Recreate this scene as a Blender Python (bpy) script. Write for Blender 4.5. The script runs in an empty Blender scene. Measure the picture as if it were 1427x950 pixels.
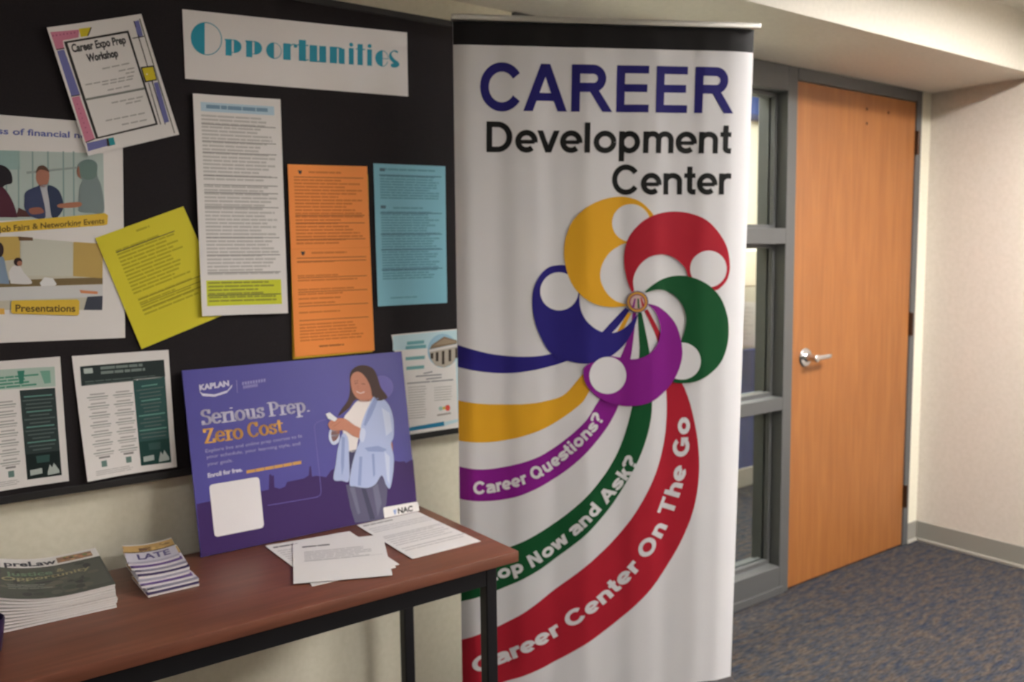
import bpy, bmesh, math, random
from mathutils import Vector, Matrix
from mathutils.geometry import tessellate_polygon
random.seed(7)
SC = bpy.context.scene
COL = SC.collection
PI = math.pi

# ------------------------------------------------------------------ camera
W, HH = 1427.0, 950.0
YAW, PITCH, ROLL, FPX = 6.27965766e-01, -9.98383726e-02, -1.26250897e-02, 1.18460782e+03
EYE = Vector((0, 0, 1.45))
_f = Vector((math.sin(YAW)*math.cos(PITCH), math.cos(YAW)*math.cos(PITCH), math.sin(PITCH)))
_r0 = Vector((math.cos(YAW), -math.sin(YAW), 0)); _u0 = _r0.cross(_f)
CR = _r0*math.cos(ROLL) + _u0*math.sin(ROLL); CU = -_r0*math.sin(ROLL) + _u0*math.cos(ROLL); CF = _f
cam = bpy.data.cameras.new('camera'); cam_o = bpy.data.objects.new('camera', cam); COL.objects.link(cam_o)
cam_o.matrix_world = Matrix(((CR.x, CU.x, -CF.x, EYE.x), (CR.y, CU.y, -CF.y, EYE.y), (CR.z, CU.z, -CF.z, EYE.z), (0, 0, 0, 1)))
cam.sensor_fit = 'HORIZONTAL'; cam.sensor_width = 36.0; cam.lens = FPX/W*36.0
cam.clip_start = 0.02; cam.clip_end = 100
cam.dof.use_dof = True; cam.dof.focus_distance = 1.0; cam.dof.aperture_fstop = 7.0
SC.camera = cam_o

# ------------------------------------------------------------------ world, exposure
wd = bpy.data.worlds.new('world'); SC.world = wd; wd.use_nodes = True
bg = wd.node_tree.nodes['Background']; bg.inputs[0].default_value = (0.9, 0.95, 1.0, 1); bg.inputs[1].default_value = 0.0
vs = SC.view_settings
vs.view_transform = 'Standard'; vs.look = 'None'; vs.exposure = 0.58; vs.gamma = 1.0; vs.use_curve_mapping = False
LAMP_MAIN, LAMP_BACK, LAMP_SIDE, LAMP_OFFICE = 50.0, 60.0, 13.0, 46.0
LAMP_TINT = (1.0, 0.972, 0.945)

# ------------------------------------------------------------------ pixel <-> place helpers (photo pixels to points on real planes)
def ray(x, y):
    return CR*((x - W/2)/FPX) - CU*((y - HH/2)/FPX) + CF
def on_y(x, y, Y):
    r = ray(x, y); return EYE + r*(Y/r.y)
def on_z(x, y, Z):
    r = ray(x, y); return EYE + r*((Z - EYE.z)/r.z)

# ------------------------------------------------------------------ materials
def lin(c):
    c = c/255.0
    return c/12.92 if c <= 0.04045 else ((c + 0.055)/1.055)**2.4
def S(r, g, b, k=1.0):
    return (min(.95, lin(r)*k), min(.95, lin(g)*k), min(.95, lin(b)*k), 1)
MATS = {}
def mat(name, col, rough=.6, metal=0.0, spec=.4, emis=None, estr=0.0):
    if name in MATS: return MATS[name]
    m = bpy.data.materials.new(name); m.use_nodes = True
    b = m.node_tree.nodes['Principled BSDF']
    b.inputs['Base Color'].default_value = col; b.inputs['Roughness'].default_value = rough
    b.inputs['Metallic'].default_value = metal; b.inputs['Specular IOR Level'].default_value = spec
    if emis: b.inputs['Emission Color'].default_value = emis; b.inputs['Emission Strength'].default_value = estr
    MATS[name] = m; return m
def ink(r, g, b, rough=.55):
    return mat('ink_%d_%d_%d_%d' % (r, g, b, int(rough*100)), S(r, g, b), rough, spec=.18)
def noisy(name, c1, c2, scale, rough, stretch=(1, 1, 1), detail=4, c3=None, pos=(.35, .65), bump=0.0, spec=.4, distort=0.0):
    m = mat(name, c1, rough, spec=spec); nt = m.node_tree; b = nt.nodes['Principled BSDF']
    tc = nt.nodes.new('ShaderNodeTexCoord'); mp = nt.nodes.new('ShaderNodeMapping'); mp.inputs['Scale'].default_value = stretch
    n = nt.nodes.new('ShaderNodeTexNoise'); n.inputs['Scale'].default_value = scale; n.inputs['Detail'].default_value = detail
    n.inputs['Distortion'].default_value = distort
    r = nt.nodes.new('ShaderNodeValToRGB'); r.color_ramp.elements[0].position = pos[0]; r.color_ramp.elements[1].position = pos[1]
    r.color_ramp.elements[0].color = c1; r.color_ramp.elements[1].color = c2
    if c3: e = r.color_ramp.elements.new((pos[0] + pos[1])/2); e.color = c3
    L = nt.links.new
    L(tc.outputs['Object'], mp.inputs['Vector']); L(mp.outputs['Vector'], n.inputs['Vector']); L(n.outputs['Fac'], r.inputs['Fac']); L(r.outputs['Color'], b.inputs['Base Color'])
    if bump:
        bp = nt.nodes.new('ShaderNodeBump'); bp.inputs['Strength'].default_value = bump; bp.inputs['Distance'].default_value = .002
        L(n.outputs['Fac'], bp.inputs['Height']); L(bp.outputs['Normal'], b.inputs['Normal'])
    return m
M_WALL = noisy('cream_wall_paint', S(214, 208, 189), S(220, 214, 196), 60, .55, bump=.06)
M_WALLR = noisy('beige_wall_paint', S(205, 195, 183), S(211, 201, 190), 60, .55, bump=.06)
M_SOFFIT = noisy('soffit_paint', S(198, 192, 180), S(204, 198, 186), 60, .55, bump=.05)
M_CEIL = noisy('ceiling_tile', S(196, 193, 180), S(205, 202, 190), 90, .9, bump=.2)
M_FRAME = mat('grey_frame_paint', S(82, 82, 82), .45)
M_BOARD = noisy('black_board_felt', S(34, 31, 33), S(40, 36, 38), 400, .9, bump=.1, spec=.2)
M_BOARDFRAME = mat('black_board_frame', S(34, 33, 34), .5)
M_TABLE = noisy('red_brown_laminate', S(100, 59, 43), S(119, 70, 52), 9, .42, stretch=(.5, 7, 7), c3=S(109, 64, 47), pos=(.3, .7), spec=.5)
M_BLACKMETAL = mat('black_metal', S(22, 21, 24), .4)
M_DOOR = noisy('orange_oak_veneer', S(134, 83, 42), S(152, 98, 52), 7, .42, stretch=(6, 6, .45), c3=S(143, 90, 47), pos=(.28, .72), detail=6, spec=.4, distort=.4)
M_CHROME = mat('brushed_chrome', S(205, 205, 205), .25, 1.0)
M_DARKHOLE = mat('dark_hole', S(40, 28, 20), .8)
M_BASEB = mat('grey_vinyl_base', S(140, 136, 128), .5)
M_TOE = mat('grey_vinyl_toe', S(165, 160, 150), .4)
M_PAPER = mat('white_paper', S(226, 222, 220), .6, spec=.3)
M_BANNER = mat('white_banner_film', S(224, 222, 224), .45, spec=.35)
M_RAIL = mat('satin_aluminium', S(205, 203, 198), .35, .85)
M_FOAM = mat('white_foam_core', S(220, 216, 214), .7)
M_DARKGREY = mat('dark_grey_plastic', S(46, 44, 46), .5)
M_CUP = mat('dark_purple_plastic', S(38, 26, 60), .3)
M_LAMP = mat('lamp_diffuser', S(240, 240, 235), .8, emis=(*LAMP_TINT, 1), estr=LAMP_MAIN)
M_LAMP2 = mat('lamp_diffuser_side', S(240, 240, 235), .8, emis=(*LAMP_TINT, 1), estr=LAMP_SIDE)
M_LAMP4 = mat('lamp_diffuser_back', S(240, 240, 235), .8, emis=(*LAMP_TINT, 1), estr=LAMP_BACK)
M_LAMP3 = mat('lamp_diffuser_office', S(240, 240, 235), .8, emis=(1, .97, .92, 1), estr=LAMP_OFFICE)
def carpet():
    m = mat('mottled_carpet', S(80, 78, 84), .95, spec=.1); nt = m.node_tree; b = nt.nodes['Principled BSDF']; L = nt.links.new
    tc = nt.nodes.new('ShaderNodeTexCoord')
    def noise(sc, st, det=3, seed=0.0):
        mp = nt.nodes.new('ShaderNodeMapping'); mp.inputs['Scale'].default_value = st; mp.inputs['Location'].default_value = (seed, seed*.7, 0)
        n = nt.nodes.new('ShaderNodeTexNoise'); n.inputs['Scale'].default_value = sc; n.inputs['Detail'].default_value = det
        L(tc.outputs['Object'], mp.inputs['Vector']); L(mp.outputs['Vector'], n.inputs['Vector']); return n.outputs['Fac']
    def ramp(f, stops):
        r = nt.nodes.new('ShaderNodeValToRGB'); els = r.color_ramp.elements
        els[0].position, els[0].color = stops[0]; els[1].position, els[1].color = stops[-1]
        for p, c in stops[1:-1]: e = els.new(p); e.color = c
        L(f, r.inputs['Fac']); return r.outputs['Color']
    a = ramp(noise(46, (.28, 1, 1), 6), [(.28, S(44, 54, 74)), (.42, S(64, 66, 73)), (.52, S(74, 71, 72)), (.60, S(92, 81, 73)), (.74, S(66, 60, 62))])
    c = ramp(noise(150, (.22, 1, 1), 3, 5.0), [(.3, S(120, 120, 120)), (.7, S(255, 255, 255))])
    mx = nt.nodes.new('ShaderNodeMix'); mx.data_type = 'RGBA'; mx.blend_type = 'MULTIPLY'; mx.inputs['Factor'].default_value = .75
    L(a, mx.inputs['A']); L(c, mx.inputs['B']); L(mx.outputs['Result'], b.inputs['Base Color'])
    bp = nt.nodes.new('ShaderNodeBump'); bp.inputs['Strength'].default_value = .4; bp.inputs['Distance'].default_value = .004
    L(noise(260, (.5, 1, 1), 2), bp.inputs['Height']); L(bp.outputs['Normal'], b.inputs['Normal'])
    return m
M_CARPET = carpet()
def glass():
    m = bpy.data.materials.new('window_glass'); m.use_nodes = True; nt = m.node_tree; nt.nodes.clear()
    o = nt.nodes.new('ShaderNodeOutputMaterial'); t = nt.nodes.new('ShaderNodeBsdfTransparent'); t.inputs[0].default_value = (.9, .94, .93, 1)
    g = nt.nodes.new('ShaderNodeBsdfGlossy'); g.inputs['Roughness'].default_value = .02
    f = nt.nodes.new('ShaderNodeFresnel'); x = nt.nodes.new('ShaderNodeMixShader')
    ge = nt.nodes.new('ShaderNodeNewGeometry'); mr = nt.nodes.new('ShaderNodeMapRange')
    mr.inputs['To Min'].default_value = 1.45; mr.inputs['To Max'].default_value = 1/1.45
    nt.links.new(ge.outputs['Backfacing'], mr.inputs['Value']); nt.links.new(mr.outputs['Result'], f.inputs[0])
    nt.links.new(f.outputs[0], x.inputs[0]); nt.links.new(t.outputs[0], x.inputs[1]); nt.links.new(g.outputs[0], x.inputs[2]); nt.links.new(x.outputs[0], o.inputs[0])
    return m
M_GLASS = glass()

# ------------------------------------------------------------------ object helpers
def finish(name, bm, mats, parent=None, smooth=None):
    me = bpy.data.meshes.new(name); bm.to_mesh(me); bm.free()
    for m in (mats if isinstance(mats, (list, tuple)) else [mats]): me.materials.append(m)
    o = bpy.data.objects.new(name, me); COL.objects.link(o)
    if parent: o.parent = parent; o.matrix_parent_inverse = Matrix.Translation(-parent.location) if parent.location.length else Matrix()
    if smooth is not None:
        for p in me.polygons: p.use_smooth = True
        me.set_sharp_from_angle(angle=math.radians(smooth))
    return o
def thing(name, label, cat, loc=(0, 0, 0), group=None, kind=None):
    o = bpy.data.objects.new(name, None); COL.objects.link(o); o.location = loc; o.empty_display_size = .05
    tag(o, label, cat, group, kind); return o
def tag(o, label=None, cat=None, group=None, kind=None):
    if label: o['label'] = label
    if cat: o['category'] = cat
    if group: o['group'] = group
    if kind: o['kind'] = kind
    return o
def struct(o, label=None, cat=None):
    o['kind'] = 'structure'
    if label: o['label'] = label
    if cat: o['category'] = cat
    return o
def box(bm, x0, x1, y0, y1, z0, z1, bev=0.0, mi=0):
    v = [bm.verts.new(p) for p in ((x0, y0, z0), (x1, y0, z0), (x1, y1, z0), (x0, y1, z0), (x0, y0, z1), (x1, y0, z1), (x1, y1, z1), (x0, y1, z1))]
    fs = [bm.faces.new([v[i] for i in q]) for q in ((3, 2, 1, 0), (4, 5, 6, 7), (0, 1, 5, 4), (1, 2, 6, 5), (2, 3, 7, 6), (3, 0, 4, 7))]
    for f in fs: f.material_index = mi
    if bev:
        es = list({e for f in fs for e in f.edges})
        bmesh.ops.bevel(bm, geom=es, offset=bev, segments=2, affect='EDGES', profile=.5)
def nbox(*a, **k):
    bm = bmesh.new(); box(bm, *a, **k); return bm
def cyl(bm, p0, p1, r0, r1=None, seg=20):
    p0 = Vector(p0); p1 = Vector(p1); d = (p1 - p0); r1 = r0 if r1 is None else r1
    q = d.to_track_quat('Z', 'Y').to_matrix().to_4x4()
    bmesh.ops.create_cone(bm, cap_ends=True, segments=seg, radius1=r0, radius2=r1, depth=d.length, matrix=Matrix.Translation((p0 + p1)/2) @ q)
def lathe(bm, prof, origin, axis, seg=32):
    axis = Vector(axis).normalized(); q = axis.to_track_quat('Z', 'Y'); rings = []
    for r, h in prof:
        rings.append([bm.verts.new(Vector(origin) + q @ Vector((max(r, 1e-5)*math.cos(2*PI*i/seg), max(r, 1e-5)*math.sin(2*PI*i/seg), h))) for i in range(seg)])
    for a, b in zip(rings, rings[1:]):
        for i in range(seg): bm.faces.new((a[i], a[(i + 1) % seg], b[(i + 1) % seg], b[i]))
    bm.faces.new(rings[0][::-1]); bm.faces.new(rings[-1])

# ------------------------------------------------------------------ text
_gc = {}
def glyphs(text, bold=0.0, font_res=4):
    key = (text, bold)
    if key in _gc: return _gc[key]
    c = bpy.data.curves.new('lettering', 'FONT'); c.body = text; c.offset = bold; c.resolution_u = font_res; c.fill_mode = 'FRONT'
    o = bpy.data.objects.new('lettering', c)
    me = bpy.data.meshes.new_from_object(o)
    vs_ = [(v.co.x, v.co.y) for v in me.vertices]; fs = [tuple(p.vertices) for p in me.polygons]
    bpy.data.objects.remove(o); bpy.data.curves.remove(c); bpy.data.meshes.remove(me)
    _gc[key] = (vs_, fs); return _gc[key]
_h = glyphs('H'); CAP = max(v[1] for v in _h[0])

def catmull(pts, n=8, closed=False):
    out = []; N = len(pts); P = [Vector((p[0], p[1])) for p in pts]
    rng = range(N) if closed else range(N - 1)
    for i in rng:
        if closed: a, b, c, d = P[i - 1], P[i], P[(i + 1) % N], P[(i + 2) % N]
        else: a, b, c, d = P[max(i - 1, 0)], P[i], P[i + 1], P[min(i + 2, N - 1)]
        for k in range(n):
            t = k/n
            out.append(.5*((2*b) + (c - a)*t + (2*a - 5*b + 4*c - d)*t*t + (3*b - a - 3*c + d)*t**3))
    if not closed: out.append(P[-1])
    return [(v.x, v.y) for v in out]
def circle(cx, cy, r, n=40, ry=None):
    ry = r if ry is None else ry
    return [(cx + r*math.cos(2*PI*i/n), cy + ry*math.sin(2*PI*i/n)) for i in range(n)]
def arc(cx, cy, r, a0, a1, n=16, ry=None):
    ry = r if ry is None else ry
    return [(cx + r*math.cos(math.radians(a0 + (a1 - a0)*i/n)), cy + ry*math.sin(math.radians(a0 + (a1 - a0)*i/n))) for i in range(n + 1)]

# a plain heavy grotesque alphabet drawn with even strokes (cap height 1, x-height .725)
def grot(ch, w):
    h = w/2; P = []; X = .725
    def stroke(pts, ww=None):
        k = (ww or w)/2; V = [Vector(p) for p in pts]; V = [p for i, p in enumerate(V) if i == 0 or (p - V[i - 1]).length > 1e-4]; L = []; R = []
        for i, p in enumerate(V):
            a = (V[i] - V[i - 1]).normalized() if i else (V[1] - V[0]).normalized(); b = (V[i + 1] - V[i]).normalized() if i < len(V) - 1 else a
            m = (a + b).normalized(); nn = Vector((-m.y, m.x)); s_ = k/max(.3, m.dot(a)); L.append(p + nn*s_); R.append(p - nn*s_)
        for i in range(len(V) - 1): P.append([tuple(L[i]), tuple(R[i]), tuple(R[i + 1]), tuple(L[i + 1])])
    def rect(x0, y0, x1, y1): P.append([(x0, y0), (x1, y0), (x1, y1), (x0, y1)])
    def para(x0, y0, x1, y1, wx): P.append([(x0, y0), (x0 + wx, y0), (x1 + wx, y1), (x1, y1)])
    v = w*.86                                             # thinner horizontals
    def ell(cx, cy, rx, ry, a0, a1, n=26): return arc(cx, cy, rx - h, a0, a1, n, ry - h)
    def arch(x0, x1, top, foot=0.0, up=False):            # n-shaped arch between two stem centres
        cx = (x0 + x1)/2; r = (x1 - x0)/2; stroke(arc(cx, top - h - .20, r, 180, 0, 14, .20 + (0 if True else h)) + [(x1, foot)])
    if ch == 'C': stroke(ell(.545, .5, .49, .515, 34, 326)); adv = 1.03
    elif ch == 'G': stroke(ell(.54, .5, .47, .515, 38, 318)); rect(.98 - w, .10, .98, .53); rect(.58, .53 - v, .98, .53); adv = 1.086
    elif ch in 'OQ':
        stroke(ell(.543, .5, .49, .515, 0, 360, 40)); adv = 1.086
        if ch == 'Q': stroke([(.62, .28), (.98, .0)], w*.85)
    elif ch == 'A': wx = w*1.1; para(.0, 0, .5 - wx/2, 1, wx); para(1.0 - wx, 0, .5 - wx/2, 1, wx); rect(.22, .22, .78, .22 + v); adv = 1.0
    elif ch == 'E': rect(.10, 0, .10 + w, 1); rect(.10 + w, 0, .86, v); rect(.10 + w, .52 - v/2, .82, .52 + v/2); rect(.10 + w, 1 - v, .85, 1); adv = .93
    elif ch in 'RP':
        rect(.10, 0, .10 + w, 1); r = .29; stroke([(.10 + w, 1 - h), (.60, 1 - h)] + arc(.60, .71, .90 - .60 - h, 90, -90, 14, .29 - h) + [(.10 + w, .42 + h)])
        if ch == 'R': wx = w*1.2; para(1.06 - wx, 0, .50, .46, wx)
        adv = 1.05
    elif ch == 'D': rect(.10, 0, .10 + w, 1); stroke([(.10 + w, 1 - h), (.46, 1 - h)] + arc(.46, .5, .94 - .46 - h, 90, -90, 20, .5 - h) + [(.10 + w, h)]); adv = 1.0
    elif ch == 'N': wx = w*1.05; rect(.10, 0, .10 + w, 1); rect(.90 - w, 0, .90, 1); para(.90 - wx, 0, .10, 1, wx); adv = 1.0
    elif ch == 'T': rect(.03, 1 - v, .82, 1); rect(.425 - h, 0, .425 + h, 1 - v); adv = .853
    elif ch in 'Ss':
        c = [(.83, .70), (.78, .83), (.64, .91), (.46, .92), (.28, .88), (.18, .76), (.21, .635), (.34, .56), (.52, .505), (.70, .44), (.79, .31), (.75, .18), (.62, .10), (.46, .08), (.27, .11), (.15, .21), (.11, .32)]
        if ch == 's': hh = .5*w/.725; c = [(x*.83 + .0, (.08 + (y - .08)*1.0)) for x, y in c]; c = [(x, h + (y - .08)/.84*(X - 2*h)) for x, y in c]; adv = .777
        else: c = [(x, h - .01 + (y - .08)/.84*(1.02 - 2*h)) for x, y in c]; adv = .93
        stroke(catmull(c, 4), w*.92)
    elif ch == 'o': stroke(ell(.4265, X/2, .39, X/2 + .012, 0, 360, 30)); adv = .853
    elif ch == 'e': stroke([(.06 + w*.6, X/2 - v*.1)] + [(.39 + .37 - h, X/2 - v*.1)] , v*.82); stroke(ell(.40, X/2, .37, X/2 + .012, -8, 312, 28)); adv = .777
    elif ch == 'c': stroke(ell(.40, X/2, .37, X/2 + .012, 42, 318, 28)); adv = .777
    elif ch == 'v': wx = w*1.05; para(.385 - wx/2, 0, .01, X, wx); para(.385 - wx/2, 0, .76 - wx, X, wx); adv = .777
    elif ch == 'w':
        wx = w*1.0; a, b = .30, .78; para(a - wx/2, 0, .01, X, wx); para(a - wx/2, 0, .54 - wx/2, X, wx); para(b - wx/2, 0, .54 - wx/2, X, wx); para(b - wx/2, 0, 1.07 - wx, X, wx); adv = 1.086
    elif ch == 'l': rect(.194 - h, 0, .194 + h, 1); adv = .388
    elif ch == 'i': rect(.194 - h, 0, .194 + h, X); rect(.194 - h, 1 - v, .194 + h, 1); adv = .388
    elif ch == 'p': rect(.09, -.28, .09 + w, X); stroke(ell(.44, X/2, .36, X/2 + .012, 165, -165, 28)); adv = .853
    elif ch == 'd': rect(.765 - w, 0, .765, 1); stroke(ell(.415, X/2, .36, X/2 + .012, 15, 345, 28)); adv = .853
    elif ch in 'nh': rect(.09, 0, .09 + w, X if ch == 'n' else 1); arch(.09 + h, .765 - h, X + .012); adv = .853
    elif ch == 'm': rect(.09, 0, .09 + w, X); arch(.09 + h, .62, X + .012); arch(.62, 1.15 - h, X + .012); adv = 1.24
    elif ch == 'u': rect(.765 - w, 0, .765, X); stroke([(.09 + h, X)] + arc((.09 + .765)/2, h + .20 - .012, (.765 - .09)/2 - h, 180, 360, 14, .20)); adv = .853
    elif ch == 'r': rect(.09, 0, .09 + w, X); stroke(arc(.42, X - h - .25 + .012, .33 - h, 180, 75, 10, .25) + [(.54, X - h - .0)]); adv = .543
    elif ch == 't': stroke([(.22, .95), (.22, .22)] + arc(.22 + .12, .18, .12, 180, 275, 8, .18 - h) + [(.43, h - .005)]); rect(.02, X - v, .42, X); adv = .465
    elif ch == 'a':
        stroke(catmull([(.10, .50), (.17, .61), (.30, X - h + .01), (.42, X - h + .012), (.55, X - h - .02), (.63, .52), (.635, .40)], 4) + [(.635, .14), (.70, .0)]); stroke(catmull([(.63, .43), (.45, .40), (.25, .35), (.13 + h*.3, .22), (.17, .11), (.29, h - .012), (.45, .10), (.60, .20)], 4), w*.9); adv = .777
    elif ch == 'k': wx = w*1.15; rect(.09, 0, .09 + w, 1); para(.76 - wx*.95, 0, .30, .44, wx); para(.09 + w*.6, .22, .72 - wx, X, wx); adv = .777
    elif ch == '?': stroke(catmull([(.10, .70), (.16, .84), (.28, 1 - h + .0), (.44, 1.01 - h), (.60, .96 - h*.4), (.69, .76), (.63, .60), (.48, .49), (.42, .38), (.42, .27)], 4)); rect(.42 - h, 0, .42 + h, v); adv = .80
    else: adv = .36
    return adv, P
_gg = {}
def grotesque(text, w):
    if (text, w) in _gg: return _gg[(text, w)]
    vs_, fs, x = [], [], 0.0
    for ch in text:
        adv, P = grot(ch, w)
        for p in P:
            n = len(vs_); vs_ += [((x + q[0])*CAP, q[1]*CAP) for q in p]; fs.append(tuple(range(n, n + len(p))))
        x += adv*(.955 if ch.islower() else 1.0)
    _gg[(text, w)] = (vs_, fs); return _gg[(text, w)]

class Sheet:
    """A printed sheet: a real slab on a plane (origin o, axes e1, e2, normal n) with its print laid on it in thin ink layers."""
    def __init__(s, o, e1, e2, dz=.00022, thick=.0006):
        s.o, s.e1, s.e2 = Vector(o), Vector(e1).normalized(), Vector(e2).normalized()
        s.n = s.e1.cross(s.e2).normalized(); s.dz, s.thick = dz, thick
        s.items = []; s.mats = []; s.corners = None; s.zoom = (0, 0, 1)
    def px(s, x, y):
        ox, oy, k = s.zoom; x, y = ox + x/k, oy + y/k
        r = ray(x, y); t = (s.o - EYE).dot(s.n)/r.dot(s.n); d = EYE + r*t - s.o
        return (d.dot(s.e1), d.dot(s.e2))
    def quad(s, tl, tr, br, bl, m):
        s.corners = [Vector(s.px(*p)) for p in (tl, tr, br, bl)]; s.base = m; return s
    def plain(s, w, h, m):                       # rectangle given in metres, origin top-left
        s.corners = [Vector(p) for p in ((0, 0), (w, 0), (w, -h), (0, -h))]; s.base = m; return s
    def q(s, a, b):
        tl, tr, br, bl = s.corners; return tuple((tl*(1 - a) + tr*a)*(1 - b) + (bl*(1 - a) + br*a)*b)
    def mi(s, m):
        if m not in s.mats: s.mats.append(m)
        return s.mats.index(m)
    def ab(s, pts, m, layer=1):                  # polygon in plane metres
        s.items.append(([tuple(p) for p in pts], None, m, layer))
    def poly(s, pts, m, layer=1): s.ab([s.px(*p) for p in pts], m, layer)          # polygon in photo pixels
    def st(s, pts, m, layer=1): s.ab([s.q(*p) for p in pts], m, layer)             # polygon in sheet fractions
    def rect(s, a0, b0, a1, b1, m, layer=1): s.st([(a0, b0), (a1, b0), (a1, b1), (a0, b1)], m, layer)
    def line(s, pts, w, m, layer=1, f=None):     # stroke of even width through pixel points
        P = [Vector(s.px(*p)) if f is None else Vector(f(*p)) for p in pts]; L = []; R = []
        for i, p in enumerate(P):
            d = (P[min(i + 1, len(P) - 1)] - P[max(i - 1, 0)]).normalized(); nn = Vector((-d.y, d.x))*w/2
            L.append(tuple(p + nn)); R.append(tuple(p - nn))
        for i in range(len(P) - 1): s.ab([L[i], L[i + 1], R[i + 1], R[i]], m, layer)
    def text(s, txt, p0, p1, pu, m, layer=2, bold=0.0, f=None, weight=None):
        f = f or s.px; a, b, u = Vector(f(*p0)), Vector(f(*p1)), Vector(f(*pu))
        vs_, fs = glyphs(txt, bold) if weight is None else grotesque(txt, weight)
        if not vs_: return
        x0 = min(v[0] for v in vs_); x1 = max(v[0] for v in vs_)
        s.items.append(([tuple(a + (b - a)*((x - x0)/(x1 - x0)) + (u - a)*(y/CAP)) for x, y in vs_], fs, m, layer))
    def text_path(s, txt, path, cap, m, layer=2, bold=0.0, smooth=6, weight=None):
        P = [Vector(s.px(*p)) for p in catmull(path, smooth)]
        cum = [0.0]
        for a, b in zip(P, P[1:]): cum.append(cum[-1] + (b - a).length)
        vs_, fs = glyphs(txt, bold) if weight is None else grotesque(txt, weight); x0 = min(v[0] for v in vs_); x1 = max(v[0] for v in vs_); tot = cum[-1]; out = []
        for x, y in vs_:
            d = (x - x0)/(x1 - x0)*tot; i = 0
            while i < len(P) - 2 and cum[i + 1] < d: i += 1
            t = (d - cum[i])/max(1e-9, cum[i + 1] - cum[i]); p = P[i].lerp(P[i + 1], t)
            tn = (P[min(i + 2, len(P) - 1)] - P[max(i - 1, 0)]).normalized() if False else (P[i + 1] - P[i]).normalized()
            # blend tangents for a smooth bend
            j = min(i + 1, len(P) - 2); tb = (P[j + 1] - P[j]).normalized(); h = max(i - 1, 0); ta = (P[h + 1] - P[h]).normalized()
            tn = ((ta + tn)*(1 - t) + (tn + tb)*t).normalized(); nn = Vector((-tn.y, tn.x))
            out.append(tuple(p + nn*(y/CAP*cap)))
        s.items.append((out, fs, m, layer))
    def bars(s, a0, b0, a1, b1, n, m, fill=.5, ragged=.25, layer=1, word=(.06, .2), gap=.010, keep=1.0, rnd=None):
        rnd = rnd or random                      # lines of small print, too small to read: word-long bars
        for i in range(n):
            y0 = b0 + (b1 - b0)*i/n; y1 = y0 + (b1 - b0)/n*fill
            if rnd.random() > keep: continue
            end = a1 - (a1 - a0)*ragged*rnd.random(); x = a0
            while x < end - .01:
                w = min(rnd.uniform(*word), end - x); s.rect(x, y0, x + w, y1, m, layer); x += w + gap
    def build(s, name, parent=None, disp=None, nu=1, nv=1, smooth=35):
        bm = bmesh.new(); s.mi(s.base)
        c = s.corners
        F = [bm.verts.new((p.x, p.y, 0)) for p in c]; B = [bm.verts.new((p.x, p.y, -s.thick)) for p in c]
        for f in ([F[0], F[3], F[2], F[1]], B, *[[F[i], F[(i + 1) % 4], B[(i + 1) % 4], B[i]] for i in range(4)]): bm.faces.new(f).material_index = 0
        for pts, fs, m, layer in s.items:
            k = s.mi(m); z = layer*s.dz
            v = [bm.verts.new((p[0], p[1], z)) for p in pts]
            if fs is None:
                if len(pts) == 4: fs = None
                tr = tessellate_polygon([[Vector((p[0], p[1], 0)) for p in pts]])
                fl = [tuple(t) for t in tr]
            else: fl = fs
            for t in fl:
                try: f = bm.faces.new([v[i] for i in t])
                except ValueError: continue
                f.material_index = k
        xs = [p.x for p in c]; ys = [p.y for p in c]
        for cnt, lo, hi, ax in ((nu, min(xs), max(xs), Vector((1, 0, 0))), (nv, min(ys), max(ys), Vector((0, 1, 0)))):
            for i in range(1, cnt):
                bmesh.ops.bisect_plane(bm, geom=bm.verts[:] + bm.edges[:] + bm.faces[:], plane_co=ax*(lo + (hi - lo)*i/cnt), plane_no=ax, dist=1e-7)
        # front faces look along +n
        bm.normal_update()
        for f in bm.faces:
            if f.calc_center_median().z > -1e-6 and abs(f.normal.z) > .5 and f.normal.z < 0: f.normal_flip()
        for v in bm.verts:
            d = disp(v.co.x, v.co.y) if disp else 0.0
            p = s.o + s.e1*v.co.x + s.e2*v.co.y + s.n*(v.co.z + d); v.co = p
        return finish(name, bm, s.mats, parent, smooth if disp else None)

# ================================================================== THE ROOM
YW = 2.184; XR = 4.088; XL = -2.4; YB = -4.2; ZC = 2.44; ZS = 2.197; YS = 1.70
struct(finish('floor', nbox(XL - .1, 8.0, YB - .2, 5.2, -.06, 0), M_CARPET), 'mottled blue and brown carpet floor', 'floor')
# back wall: left of the window, and the narrow strip right of the door
bm = bmesh.new(); WX0, WX1, DX0, DX1, FX1 = 1.60, 2.968, 3.030, 3.945, 3.990
box(bm, XL, WX0, YW, YW + .14, 0, 2.6); box(bm, FX1, XR, YW, YW + .14, 0, 2.6); box(bm, WX0, FX1, YW, YW + .14, ZS, 2.6)
struct(finish('wall_back', bm, M_WALL), 'cream painted wall behind the board', 'wall')
struct(finish('wall_right', nbox(XR, XR + .12, YB, YW + .14, 0, 2.6), M_WALLR), 'beige painted wall at the right', 'wall')
struct(finish('wall_left', nbox(XL - .12, XL, YB, YW + .14, 0, 2.6), M_WALL), 'cream painted wall', 'wall')
struct(finish('wall_front', nbox(XL - .12, XR + .12, YB - .12, YB, 0, 2.6), M_WALL), 'cream painted wall', 'wall')
struct(finish('trim_1', nbox(XL, XR, YS, YW, ZS, ZC), M_SOFFIT), 'cream dropped soffit over the door and window', 'soffit')
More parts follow.
